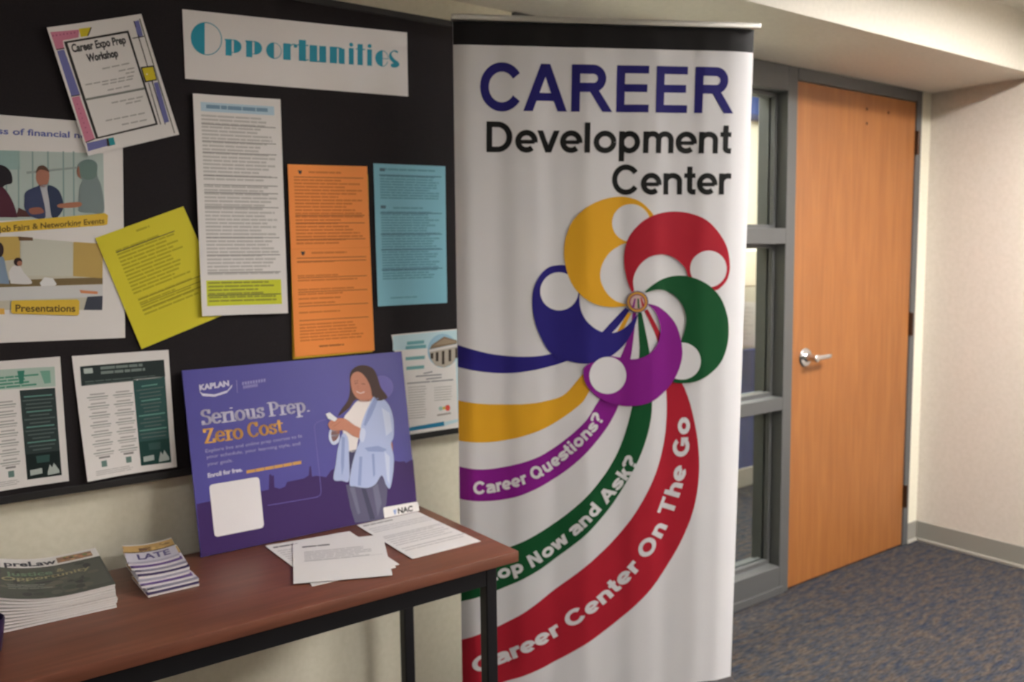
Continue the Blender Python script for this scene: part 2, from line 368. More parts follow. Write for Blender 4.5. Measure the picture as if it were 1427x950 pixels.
# baseboards (with a lighter toe)
def baseboard(name, x0, x1, y0, y1, toe, along):
    bm = bmesh.new(); box(bm, x0, x1, y0, y1, 0, .102, .002)
    t = bmesh.new()
    o = finish(name, bm, M_BASEB)
    if along == 'x': box(t, x0, x1, y0 - .008, y0 - .0005, 0, .016, .003)
    else: box(t, x0 - .008, x0 - .0005, y0, y1, 0, .016, .003)
    finish('toe', t, M_TOE, o); struct(o, 'grey vinyl baseboard', 'baseboard'); return o
baseboard('baseboard_right', XR - .006, XR, YB, YW - .006, 1, 'y')
baseboard('baseboard_back', FX1 + .002, XR - .007, YW - .006, YW, 1, 'x')
baseboard('baseboard_left', XL, WX0 - .002, YW - .006, YW, 1, 'x')

# ceiling with recessed troffer openings
LIGHTS = [(2.55, .52, 1.22, .58, M_LAMP), (-.75, .35, 1.22, .58, M_LAMP2), (2.55, -1.5, 1.22, .58, M_LAMP4), (-.75, -1.6, 1.22, .58, M_LAMP2)]
bm = bmesh.new()
xs = sorted({XL, XR} | {l[0] for l in LIGHTS} | {l[0] + l[2] for l in LIGHTS}); ys = sorted({YB, YW} | {l[1] for l in LIGHTS} | {l[1] + l[3] for l in LIGHTS})
for x0, x1 in zip(xs, xs[1:]):
    for y0, y1 in zip(ys, ys[1:]):
        if not any(abs(l[0] - x0) < 1e-6 and abs(l[1] - y0) < 1e-6 for l in LIGHTS): box(bm, x0, x1, y0, y1, ZC, ZC + .06)
bmesh.ops.remove_doubles(bm, verts=bm.verts, dist=1e-5)
struct(finish('ceiling', bm, M_CEIL), 'off-white ceiling', 'ceiling')
PLACE = ['near the door', 'over the side table', 'behind the viewer on the door side', 'behind the viewer on the table side']
for i, (x, y, w, d, m) in enumerate(LIGHTS):
    t = thing('ceiling_light', 'recessed white troffer light in the ceiling ' + PLACE[i], 'ceiling light', (x + w/2, y + d/2, ZC), 'ceiling troffers')
    bm = bmesh.new(); e = .0006
    box(bm, x + e, x + .012, y + e, y + d - e, ZC, ZC + .10); box(bm, x + w - .012, x + w - e, y + e, y + d - e, ZC, ZC + .10)
    box(bm, x + .012, x + w - .012, y + e, y + .012, ZC, ZC + .10); box(bm, x + .012, x + w - .012, y + d - .012, y + d - e, ZC, ZC + .10)
    box(bm, x + e, x + w - e, y + e, y + d - e, ZC + .10, ZC + .11)
    finish('housing', bm, M_SOFFIT, t)
    finish('diffuser', nbox(x + .013, x + w - .013, y + .013, y + d - .013, ZC + .03, ZC + .036), m, t)

# ---- window beside the door: one grey steel frame with three glazed lights
win = struct(thing('window_1', None, None, (2.28, YW, 0)), 'grey steel framed sidelight window beside the wooden door', 'window')
YF = YW - .012; YK = YW + .135; RAILS = [(0.0, .122), (.795, .850), (1.484, 1.548), (2.096, ZS - .001)]
bm = bmesh.new()
box(bm, WX1, DX0 - .0005, YF, YK, .0, ZS - .001, .003)                       # mullion shared with the door
box(bm, WX0 + .001, WX0 + .055, YF, YK, 0, ZS - .001, .003)
for z0, z1 in RAILS: box(bm, WX0 + .055, WX1, YF, YK, z0, z1, .003)
box(bm, WX0 + .055, WX1 + .02, YF - .008, YF + .001, 0, .034, .003)         # kick strip
finish('window_frame', bm, M_FRAME, win)
openings = [(.122, .795), (.850, 1.484), (1.548, 2.096)]
for z0, z1 in openings:
    bm = bmesh.new(); x0, x1 = WX0 + .055, WX1
    for ya, yb, dep in ((YW + .040, YW + .060, .016), (YW + .070, YW + .090, .016)):   # glazing stops before and behind the glass
        box(bm, x0, x0 + dep, ya, yb, z0, z1); box(bm, x1 - dep, x1, ya, yb, z0, z1)
        box(bm, x0 + dep, x1 - dep, ya, yb, z0, z0 + dep); box(bm, x0 + dep, x1 - dep, ya, yb, z1 - dep, z1)
    finish('glazing_stop', bm, M_FRAME, win)
    finish('pane', nbox(x0 + .004, x1 - .004, YW + .0615, YW + .0685, z0 + .004, z1 - .004), M_GLASS, win)

# ---- door
door = struct(thing('door_1', None, None, (3.48, YW, 0)), 'orange oak veneer door in a grey steel frame with a chrome lever', 'door')
finish('door_panel', nbox(DX0 + .003, DX1 - .003, YW - .006, YW + .038, .008, 2.143, .002), M_DOOR, door)
bm = bmesh.new(); box(bm, DX1, FX1, YF, YK, 0, ZS - .001, .003); box(bm, DX0 + .0005, DX1, YF, YK, 2.146, ZS - .001, .003)
box(bm, DX0, DX0 + .012, YW + .041, YW + .06, 0, 2.146); box(bm, DX1 - .012, DX1, YW + .041, YW + .06, 0, 2.146)
finish('door_frame', bm, M_FRAME, door)
hx, hz, hy = 3.122, 1.004, YW - .006
bm = bmesh.new(); lathe(bm, [(.041, 0), (.041, .004), (.037, .009), (.020, .012), (.016, .016), (.0145, .045), (.016, .062), (.010, .066)], (hx, hy, hz), (0, -1, 0), 36)
hd = finish('door_handle', bm, M_CHROME, door, 35); hd['label'] = 'chrome rosette and neck of the lever handle'
bm = bmesh.new(); N = 14; rings = []
for i in range(N + 1):
    t = i/N; x = hx - .010 + .140*t; y = hy - .056 + .006*math.sin(PI*t) + (.012*max(0, t - .8)/.2); rz = .0115 - .002*t; ry = .0075 - .0025*t
    if i in (0, N): rz *= .55; ry *= .55
    rings.append([bm.verts.new((x, y + ry*math.cos(2*PI*k/16), hz + .002*t + rz*math.sin(2*PI*k/16))) for k in range(16)])
for a, b in zip(rings, rings[1:]):
    for k in range(16): bm.faces.new((a[k], b[k], b[(k + 1) % 16], a[(k + 1) % 16]))
bm.faces.new(rings[0]); bm.faces.new(rings[-1][::-1]); bmesh.ops.recalc_face_normals(bm, faces=bm.faces)
finish('lever', bm, M_CHROME, hd, 50)
for z in (1.955, 1.10, .252):
    bm = bmesh.new(); cyl(bm, (DX1 + .004, YF - .007, z - .055), (DX1 + .004, YF - .007, z + .055), .0065, seg=14); box(bm, DX1 - .004, DX1 + .010, YF - .003, YF + .008, z - .055, z + .055)
    finish('hinge', bm, mat('dark_bronze', S(74, 54, 42), .4, .6), door, 40)
bm = bmesh.new()
for p in ((1208, 152), (1238, 157), (1208, 172)):
    c = on_y(*p, hy); cyl(bm, (c.x, hy - .0006, c.z), (c.x, hy + .004, c.z), .0065, seg=14)
finish('screw_hole', bm, M_DARKHOLE, door)

# ---- office seen through the glass
YO = 3.42
struct(finish('wall_office', nbox(1.0, 8.0, YO, YO + .1, 0, 2.6), M_WALL), 'cream office wall beyond the glass', 'wall')
struct(finish('wall_office_side', nbox(.9, 1.0, YW + .14, YO + .1, 0, 2.6), M_WALL), 'cream office side wall', 'wall')
struct(finish('wall_office_end', nbox(8.0, 8.1, YW + .14, YO + .1, 0, 2.6), M_WALL), 'cream office end wall', 'wall')
bm = bmesh.new(); OL = (2.6, 2.55, 1.22, .58)
for x0, x1, y0, y1 in ((1.0, OL[0], YW + .14, YO), (OL[0] + OL[2], 8.0, YW + .14, YO), (OL[0], OL[0] + OL[2], YW + .14, OL[1]), (OL[0], OL[0] + OL[2], OL[1] + OL[3], YO)): box(bm, x0, x1, y0, y1, 2.5, 2.56)
struct(finish('ceiling_office', bm, M_CEIL), 'office ceiling', 'ceiling')
t = thing('ceiling_light', 'recessed troffer light in the office beyond the glass', 'ceiling light', (3.2, 2.85, 2.5), 'ceiling troffers')
x, y, w, d = OL; bm = bmesh.new(); box(bm, x + .001, x + w - .001, y + .001, y + d - .001, 2.56, 2.57); finish('housing', bm, M_SOFFIT, t)
finish('diffuser', nbox(x + .012, x + w - .012, y + .012, y + d - .012, 2.53, 2.536), M_LAMP3, t)
def opx(x, y, Y): return on_y(x, y, Y)
a = opx(1048, 487, YO - .06); b = opx(1048, 664, YO - .06)
t = thing('cubicle_divider', 'blue fabric cubicle divider with pale base in the office beyond the glass', 'divider', (a.x, YO - .03, 0))
finish('fabric_panel', nbox(a.x - 1.6, a.x + 1.2, YO - .06, YO - .002, .115, a.z, .004), noisy('blue_fabric', S(62, 76, 140), S(76, 90, 152), 300, .9), t)
finish('base_rail', nbox(a.x - 1.6, a.x + 1.2, YO - .07, YO - .002, 0, .115, .003), mat('pale_base', S(205, 200, 188), .6), t)
s = Sheet((0, YO - .004, 0), (1, 0, 0), (0, 0, 1)).quad((1005, 418), (1056, 421), (1054, 482), (1003, 480), M_PAPER)
s.bars(.1, .12, .9, .9, 8, ink(212, 210, 208)); tag(s.build('wall_notice'), 'white notice on the office wall above the blue divider', 'notice')
a = opx(1064, 347, YO - .30); c = opx(1064, 399, YO - .30)
t = thing('overhead_cabinet', 'cream overhead cabinet seen through the middle pane of the window', 'cabinet', (a.x - .5, YO - .15, c.z))
finish('body', nbox(a.x - 1.1, a.x, YO - .30, YO - .002, c.z, a.z, .004), mat('cream_steel', S(222, 216, 196), .5), t)
finish('door', nbox(a.x - .55, a.x - .006, YO - .312, YO - .3005, c.z + .006, a.z - .006, .003), mat('cream_steel', S(222, 216, 196), .5), t)
a = opx(1058, 118, YO - .02); c = opx(1050, 168, YO - .02)
t = thing('wall_screen', 'dark blue wall screen near the ceiling beyond the upper pane', 'screen', (a.x, YO, c.z))
finish('casing', nbox(a.x - .7, a.x, YO - .05, YO - .002, c.z, a.z + .12, .004), mat('navy_casing', S(36, 44, 84), .4), t)
finish('screen', nbox(a.x - .67, a.x - .03, YO - .053, YO - .0505, c.z + .03, a.z + .09), mat('navy_screen', S(60, 84, 150), .15), t)
a = opx(1050, 300, YO - .05)
t = thing('shelf_plant', 'small green plant in a pale pot on top of the office cabinet', 'plant', (a.x - .03, YO - .15, opx(1064, 347, YO - .30).z))
zb = opx(1064, 347, YO - .30).z
bm = bmesh.new(); px_, py_ = opx(1064, 347, YO - .30).x - .05, YO - .15; lathe(bm, [(.030, 0), (.042, .065), (.038, .065), (.036, .058)], (px_, py_, zb), (0, 0, 1), 20); finish('pot', bm, mat('pale_pot', S(200, 186, 150), .6), t, 40)
bm = bmesh.new(); rr = random.Random(3)
for i in range(26):
    an = rr.uniform(0, 2*PI); tilt = rr.uniform(.15, .9); ln = rr.uniform(.05, .09); dirv = Vector((math.cos(an)*math.sin(tilt), math.sin(an)*math.sin(tilt), math.cos(tilt))); side = Vector((-math.sin(an), math.cos(an), 0))*.012
    p = Vector((px_, py_, zb + .058)); mid = p + dirv*ln*.6; tip = p + dirv*ln - Vector((0, 0, .012))
    bm.faces.new([bm.verts.new(v) for v in (p, mid + side, tip, mid - side)])
finish('leaves', bm, mat('leaf_green', S(120, 150, 70), .6), t)

# ================================================================== BULLETIN BOARD
YBD = 2.152
bb = thing('bulletin_board', 'large black felt bulletin board covered in flyers on the cream wall', 'bulletin board', (.4, YW, .91))
BX0, BX1, BZ0, BZ1 = -.95, 1.50, .917, 2.128
finish('felt_panel', nbox(BX0 + .018, BX1 - .018, YBD, YW - .001, BZ0 + .018, BZ1 - .018), M_BOARD, bb)
bm = bmesh.new()
box(bm, BX0, BX1, YBD - .003, YW - .0005, BZ0, BZ0 + .018, .002); box(bm, BX0, BX1, YBD - .003, YW - .0005, BZ1 - .018, BZ1, .002)
box(bm, BX0, BX0 + .018, YBD - .003, YW - .0005, BZ0 + .018, BZ1 - .018, .002); box(bm, BX1 - .018, BX1, YBD - .003, YW - .0005, BZ0 + .018, BZ1 - .018, .002)
finish('board_frame', bm, M_BOARDFRAME, bb)

INK = ink(62, 60, 62); GREYINK = ink(176, 173, 171); MIDINK = ink(140, 137, 136); WHITE = ink(226, 222, 220)
def pinned(k=1, zoom=(0, 0, 1)):
    s = Sheet((0, YBD - .0014 - .0022*(k - 1), 0), (1, 0, 0), (0, 0, 1)); s.zoom = zoom; return s
def curl(s, amp=.004, side=.002, top=.0):
    tl, tr, br, bl = s.corners; x0, x1 = tl.x, tr.x; z0, z1 = min(bl.y, br.y), max(tl.y, tr.y)
    def f(a, b):
        u = (a - x0)/(x1 - x0); v = (z1 - b)/(z1 - z0)
        return amp*max(0, v)**2*(.5 + .5*math.cos(PI*(u*2 - 1))*-.6 + .3) + side*(2*u - 1)**2 + top*(1 - v)**2
    return f

# -- big poster, left (goes past the frame)
s = pinned(1, (0, 140, 2.714)); s.quad((-330, 28), (463, 90), (473, 897), (-330, 930), M_PAPER)
s.text('regardless of financial need', (-190, 116), (372, 146), (-190, 92), ink(96, 104, 170), bold=.02)
ph = [(-330, 178), (390, 200), (395, 436), (-330, 470)]
s.poly(ph, ink(178, 192, 188), 1)
for x in (20, 66, 120, 178, 236, 275): s.poly([(x, 192), (x + 6, 192), (x + 8, 440), (x + 2, 440)], ink(140, 162, 160), 2)
s.poly([(-330, 180), (74, 190), (76, 262), (-330, 255)], ink(150, 178, 176), 2)
s.poly([(100, 268), (290, 250), (290, 258), (100, 278)], ink(150, 160, 158), 2)
s.poly(catmull([(-60, 300), (-30, 250), (10, 245), (40, 270), (46, 310), (20, 320), (-10, 340)], 6, True), ink(40, 36, 42), 3)
s.poly(catmull([(-110, 440), (-60, 340), (0, 325), (30, 350), (55, 400), (66, 442)], 6), ink(84, 44, 58), 3)
s.poly([(70, 405), (115, 425), (120, 440), (60, 440)], ink(92, 60, 56), 3)
s.poly(catmull([(136, 280), (146, 254), (168, 250), (184, 268), (185, 300), (172, 326), (152, 325), (138, 305)], 5, True), ink(168, 116, 98), 4)
s.poly(catmull([(135, 275), (145, 250), (168, 247), (187, 270), (170, 264), (150, 262)], 5, True), ink(96, 72, 60), 5)
s.poly([(152, 318), (176, 318), (196, 440), (170, 440)], ink(190, 190, 196), 4)
s.poly(catmull([(92, 380), (98, 345), (140, 325), (152, 330), (172, 440), (120, 440), (94, 410)], 5, True), ink(64, 72, 104), 5)
s.poly(catmull([(180, 322), (222, 340), (240, 400), (218, 440), (196, 440), (186, 380)], 5, True), ink(52, 62, 88), 5)
s.poly(catmull([(110, 410), (150, 404), (165, 424), (120, 430)], 5, True), ink(150, 98, 84), 6)
s.poly(catmull([(222, 392), (300, 384), (300, 402), (228, 406)], 5, True), ink(176, 120, 96), 6)
s.poly(catmull([(296, 400), (300, 330), (310, 300), (292, 270), (300, 235), (335, 222), (366, 238), (368, 285), (384, 330), (392, 420), (340, 425), (300, 420)], 6, True), ink(124, 138, 140), 5)
s.poly(catmull([(312, 294), (296, 270), (304, 236), (336, 224), (364, 240), (364, 285), (340, 300)], 6, True), ink(108, 130, 126), 6)
s.poly(catmull([(290, 262), (298, 250), (303, 285), (308, 296), (294, 286)], 5, True), ink(160, 112, 94), 7)
GOLD = ink(222, 186, 70)
s.poly([(-330, 490), (396, 426), (408, 434), (405, 468), (394, 472), (-330, 524)], GOLD, 8)
s.text('Job Fairs & Networking Events', (-6, 497), (394, 464), (-7, 476), ink(96, 76, 44), 9, bold=.015)
s.poly([(-330, 500 + 24), (390, 540), (386, 792), (-330, 792)], ink(196, 192, 176), 1)
s.poly([(-330, 520), (75, 514), (76, 600), (-330, 640)], ink(196, 168, 96), 2)
s.poly([(278, 534), (390, 542), (387, 672), (276, 664)], ink(190, 162, 96), 2)
s.poly([(76, 518), (274, 534), (276, 664), (84, 662)], ink(200, 200, 188), 3)
s.poly([(68, 514), (124, 518), (124, 530), (72, 530)], ink(110, 84, 62), 4)
s.poly([(-330, 690), (388, 668), (388, 694), (-330, 716)], ink(124, 106, 74), 2)
s.poly([(-330, 716), (388, 696), (388, 742), (-330, 770)], ink(206, 206, 206), 3)
s.poly([(330, 742), (388, 738), (386, 792), (316, 792)], ink(70, 74, 86), 4)
s.poly(catmull([(32, 650), (46, 628), (70, 620), (90, 650), (120, 692), (40, 692)], 5), ink(214, 212, 212), 5)
s.poly(circle(68, 610, 16, 20), ink(60, 44, 44), 6); s.poly(circle(74, 616, 10, 16), ink(170, 120, 100), 7)
s.poly(catmull([(-40, 690), (-30, 600), (10, 590), (24, 640), (36, 694)], 5), ink(130, 150, 172), 5)
s.poly(circle(-2, 565, 16, 20, 28), ink(58, 46, 46), 6)
s.poly([(150, 690), (168, 668), (200, 672), (214, 694), (208, 700), (156, 702)], ink(222, 222, 222), 5)
s.poly([(300, 716), (370, 722), (368, 732), (306, 728)], ink(214, 142, 104), 5)
s.poly([(-330, 790), (16, 786), (18, 808), (-330, 816)], ink(226, 176, 84), 5)
s.poly([(48, 756), (292, 752), (300, 758), (299, 806), (292, 813), (50, 806), (42, 800), (42, 762)], GOLD, 8)
s.text('Presentations', (58, 798), (284, 798), (58, 772), ink(96, 76, 44), 9, bold=.02)
tag(s.build('poster', disp=curl(s, .0008, .0004), nu=10, nv=10), 'large white poster with two photos captioned Job Fairs and Presentations', 'poster')

# -- career expo flyer, tilted, overlaps the poster
s = pinned(3, (0, 0, 3.958)); s.quad((255, 155), (775, 80), (980, 745), (485, 860), M_PAPER)
PINK = ink(204, 128, 152); PERI = ink(112, 114, 170); YEL = ink(214, 196, 52); TEAL = ink(48, 150, 158); BLK = ink(56, 54, 52)
s.poly([(275, 180), (435, 165), (432, 208), (345, 225), (352, 268), (308, 277)], PINK)
s.poly([(433, 160), (498, 152), (483, 200), (445, 206)], YEL, 2)
s.poly([(312, 283), (352, 275), (440, 520), (392, 532)], PERI); s.poly([(392, 538), (438, 530), (522, 765), (470, 785)], PINK)
s.poly([(475, 790), (585, 765), (590, 805), (485, 835)], PERI); s.poly([(597, 762), (625, 757), (635, 798), (605, 805)], TEAL)
s.poly([(585, 765), (597, 762), (605, 805), (590, 808)], BLK, 2)
for a, b in (((308, 277), (355, 268)), ((390, 533), (440, 524)), ((470, 787), (525, 765)), ((483, 200), (502, 152))): s.line([a, b], .0022, BLK, 3)
s.poly([(350, 232), (706, 170), (866, 690), (528, 768)], BLK, 2); s.poly([(370, 240), (698, 184), (852, 682), (540, 756)], WHITE, 3)
s.poly([(466, 545), (792, 484), (796, 496), (472, 556)], ink(130, 132, 128), 4)
s.poly([(735, 122), (762, 114), (785, 200), (757, 208)], PERI, 2); s.line([(766, 106), (955, 738)], .0024, ink(96, 98, 84), 2); s.line([(735, 118), (905, 690)], .0022, BLK, 2)
s.line([(728, 214), (790, 204)], .0022, BLK, 3)
s.poly([(772, 372), (840, 364), (862, 446), (796, 458)], BLK, 3); s.poly([(780, 380), (838, 372), (856, 440), (801, 450)], YEL, 4); s.poly(circle(806, 412, 4, 12), WHITE, 5)
s.poly([(843, 460), (866, 456), (926, 675), (900, 682)], PERI, 3); s.line([(815, 460), (880, 690)], .002, BLK, 3)
s.text('Career Expo Prep', (398, 290), (694, 240), (388, 248), INK, 5, bold=.035); s.text('Workshop', (482, 342), (652, 312), (472, 303), INK, 5, bold=.045)
rr = random.Random(11)
for (x0, y0, x1, y1) in ((560, 382, 718, 350), (650, 395, 745, 376), (690, 408, 742, 398), (468, 470, 740, 420), (560, 470, 735, 436), (590, 500, 720, 474), (612, 570, 790, 535), (690, 575, 780, 556), (580, 668, 800, 625), (668, 690, 812, 662)):
    n = max(2, int((x1 - x0)/40))
    for i in range(n):
        a = (i + .04)/n; b = (i + .86)/n; f = lambda t: (x0 + (x1 - x0)*t, y0 + (y1 - y0)*t)
        p, q = f(a), f(b); s.poly([(p[0], p[1] - 5), (q[0], q[1] - 5), (q[0], q[1] + 3), (p[0], p[1] + 3)], GREYINK, 5)
for i in range(7):
    s.poly(circle(425 + i*9, 575 + i*26, 4, 8), ink(168, 92, 124), 2)
    s.poly(circle(290 + i*20, 200 - i*3, 5, 8), ink(168, 92, 124), 2)
tag(s.build('flyer', disp=curl(s, .005, .004, .003), nu=10, nv=10), 'tilted white flyer with pink, blue and yellow blocks titled Career Expo Prep Workshop', 'flyer')

# -- "Opportunities" heading sign, letters in a thick-and-thin face
s = pinned(1, (240, 0, 3.4805)); s.quad((48, 45), (1138, 158), (1143, 468), (62, 382), mat('heading_card', S(224, 219, 218), .35, spec=.5))
TL_ = ink(46, 148, 174); TL2 = ink(62, 150, 172)
def tilt(f):                                           # letters run down to the right with the sign
    return [(x, y + (x - 165)*.0725) for x, y in f]
def lp(pts, l=1): s.poly(tilt(pts), TL_, l)
def ring(cx, cy, r, ry, w, a0=0, a1=360, m=None):
    n = 32; pts = [(cx + r*math.cos(math.radians(a0 + (a1 - a0)*i/n)), cy + ry*math.sin(math.radians(a0 + (a1 - a0)*i/n))) for i in range(n + 1)]
    s.line(tilt(pts), w, m or TL2, 1)
lp([(157, 112)] + [(157 + 0, 112)] + arc(163, 188, 74, 262, 98, 20, 78)[0:] + [(157, 264)]); ring(165, 188, 74, 78, .0022)
B = 262; XT = 182                                       # baseline and x-height in sign-zoom pixels before tilt
def stem(x0, x1, y0=XT, y1=B): lp([(x0, y0), (x1, y0), (x1, y1), (x0, y1)])
def bowlR(x, w, y0=XT, y1=B): lp([(x, y0)] + arc(x, (y0 + y1)/2, w, -90, 90, 14, (y1 - y0)/2) + [(x, y1)])
def bowlL(x, w, y0=XT, y1=B): lp([(x, y0)] + arc(x, (y0 + y1)/2, w, 270, 90, 14, (y1 - y0)/2) + [(x, y1)])
for x in (258, 358):
    stem(x, x + 30); bowlR(x + 40, 38, XT, B - 14); lp([(x - 4, XT), (x + 30, XT), (x + 30, XT + 10), (x - 4, XT + 8)]); s.line(tilt([(x + 30, XT + 3), (x + 50, XT + 3)]), .0018, TL2); s.line(tilt([(x + 30, B - 17), (x + 50, B - 17)]), .0018, TL2)
bowlL(494, 36); ring(493, (XT + B)/2, 36, (B - XT)/2 - 2, .0018)
stem(538, 574); s.line(tilt([(571, XT + 12), (585, XT + 2), (602, XT + 4)]), .003, TL2); lp(circle(598, XT + 10, 9, 14))
stem(614, 648, XT - 22); s.line(tilt([(606, XT + 3), (660, XT + 3)]), .003, TL2); s.line(tilt([(644, B - 4), (660, B - 8)]), .003, TL2)
stem(666, 703); stem(713, 746); s.line(tilt([(690, B - 3), (716, B - 3)]), .003, TL2)
stem(764, 799); stem(807, 836, XT + 6); s.line(tilt([(796, XT + 4), (810, XT + 3), (824, XT + 6)]), .003, TL2)
stem(856, 880); lp(circle(868, XT - 16, 10, 14))
stem(898, 924, XT - 22); s.line(tilt([(890, XT + 3), (936, XT + 3)]), .003, TL2)
stem(945, 968); lp(circle(957, XT - 16, 10, 14))
bowlL(1020, 36); ring(1018, (XT + B)/2, 29, (B - XT)/2 - 2, .0018, 180, 360); s.line(tilt([(1012, (XT + B)/2), (1047, (XT + B)/2)]), .0018, TL2); s.line(tilt(arc(1018, (XT + B)/2, 28, 20, 90, 8, 38)), .0018, TL2)
lp(catmull([(1092, XT + 8), (1074, XT + 2), (1062, XT + 16), (1074, XT + 36), (1096, XT + 52), (1100, XT + 68), (1082, B), (1060, B - 4), (1062, B - 18), (1072, XT + 60), (1054, XT + 40), (1052, XT + 16), (1072, XT - 3), (1092, XT - 1)], 5, True))
tag(s.build('heading_sign', disp=curl(s, .001, .001), nu=6, nv=3), 'wide white sign reading Opportunities in teal letters, top of the board', 'sign')

# -- yellow tilted sheet, behind the long white one
s = pinned(2, (0, 140, 2.714)); s.quad((360, 520), (693, 400), (868, 800), (535, 940), mat('yellow_paper', S(212, 200, 42), .6))
YI = ink(176, 166, 40)
s.bars(.14, .15, .86, .56, 13, YI, .5, .35, rnd=random.Random(2)); s.bars(.16, .59, .8, .76, 5, YI, .5, .5, rnd=random.Random(4)); s.bars(.42, .05, .58, .08, 1, YI, .6, .1)
s.rect(.14, .165, .8, .172, INK, 2)
for a in (.60, .645, .69): s.rect(.16, a, .86, a + .006, ink(120, 112, 34), 2)
tag(s.build('flyer', disp=curl(s, .002, .0008), nu=8, nv=8), 'bright yellow notice hung askew below the colourful flyer', 'flyer')

# -- long white sheet with the lime block
s = pinned(4, (250, 120, 2.436)); s.quad((45, 25), (342, 45), (366, 770), (75, 780), M_PAPER)
s.rect(.08, .035, .92, .075, ink(182, 206, 220)); s.bars(.14, .045, .86, .066, 1, ink(120, 150, 176), .8, .05, 2)
rr = random.Random(5)
s.bars(.08, .09, .92, .82, 44, ink(190, 187, 184), .55, .25, rnd=rr, keep=.95)
for b in (.13, .205, .255, .36, .40, .435, .5, .64, .72, .80): s.rect(.08, b, .93, b + .004, MIDINK, 2)
s.rect(.06, .838, .93, .955, ink(206, 210, 60)); s.bars(.08, .845, .9, .945, 6, ink(150, 152, 60), .5, .3, 2, rnd=rr)
s.rect(.07, .905, .92, .909, INK, 3)
tag(s.build('flyer', disp=curl(s, .004, .002), nu=8, nv=10), 'long white text sheet with a lime green block at its foot', 'flyer')

# -- orange sheets (two hung as one long strip) over a yellow one
s = pinned(1, (250, 120, 2.436)); s.quad((372, 300), (640, 300), (655, 902), (384, 926), mat('gold_paper', S(222, 180, 40), .6))
tag(s.build('flyer', disp=curl(s, .001, .0), nu=4, nv=4), 'golden yellow sheet peeking out from behind the orange notice', 'flyer')
OR = mat('orange_paper', S(238, 142, 62), .6); OI = ink(204, 118, 54); OD = ink(160, 92, 48)
s = pinned(2, (250, 120, 2.436)); s.quad((367, 265), (637, 272), (660, 897), (390, 918), OR)
rr = random.Random(8)
for b0, n in ((.05, 3), (.47, 2)):
    s.st([(.12, b0 - .02), (.17, b0 - .02), (.16, b0 - .005), (.145, b0), (.13, b0 - .005)], INK, 2); s.bars(.25, b0 - .017, .7, b0 - .005, 1, OI, .8, .1, rnd=rr)
    s.rect(.07, b0 + .012, .94, b0 + .016, OD, 2)
s.bars(.07, .075, .94, .42, 20, OI, .5, .4, rnd=rr); s.bars(.07, .5, .94, .79, 12, OI, .35, .5, rnd=rr, keep=.75); s.bars(.07, .83, .94, .93, 6, OI, .5, .3, rnd=rr); s.bars(.3, .95, .62, .962, 1, OD, .7, .1)
for b in (.26, .30, .385, .5, .585, .66, .735, .81): s.rect(.07, b, .94, b + .004, OD, 2)
s.rect(.0, .4345, 1.0, .436, ink(214, 120, 50), 3)
tag(s.build('flyer', disp=curl(s, .003, .001), nu=6, nv=12), 'tall orange text notice pinned between white and blue sheets', 'flyer')

# -- blue sheet
s = pinned(1, (250, 120, 2.436)); s.quad((658, 262), (902, 272), (907, 735), (672, 747), mat('blue_paper', S(122, 178, 196), .6))
BI = ink(102, 150, 166); rr = random.Random(9)
s.bars(.08, .08, .92, .25, 9, BI, .6, .2, rnd=rr); s.bars(.08, .33, .92, .82, 26, BI, .6, .25, rnd=rr)
s.bars(.1, .03, .9, .05, 1, BI, .7, .1, rnd=rr); s.bars(.25, .3, .7, .318, 1, BI, .7, .1, rnd=rr); s.bars(.18, .94, .58, .955, 1, BI, .7, .1, rnd=rr)
for b in (.075, .34, .49, .60, .74): s.rect(.07, b, .94, b + .006, ink(70, 104, 118), 2)
for b in (.03, .29): s.rect(.08, b, .15, b + .022, ink(84, 110, 122), 2)
tag(s.build('flyer', disp=curl(s, .002, .001), nu=5, nv=8), 'pale blue text notice beside the banner', 'flyer')

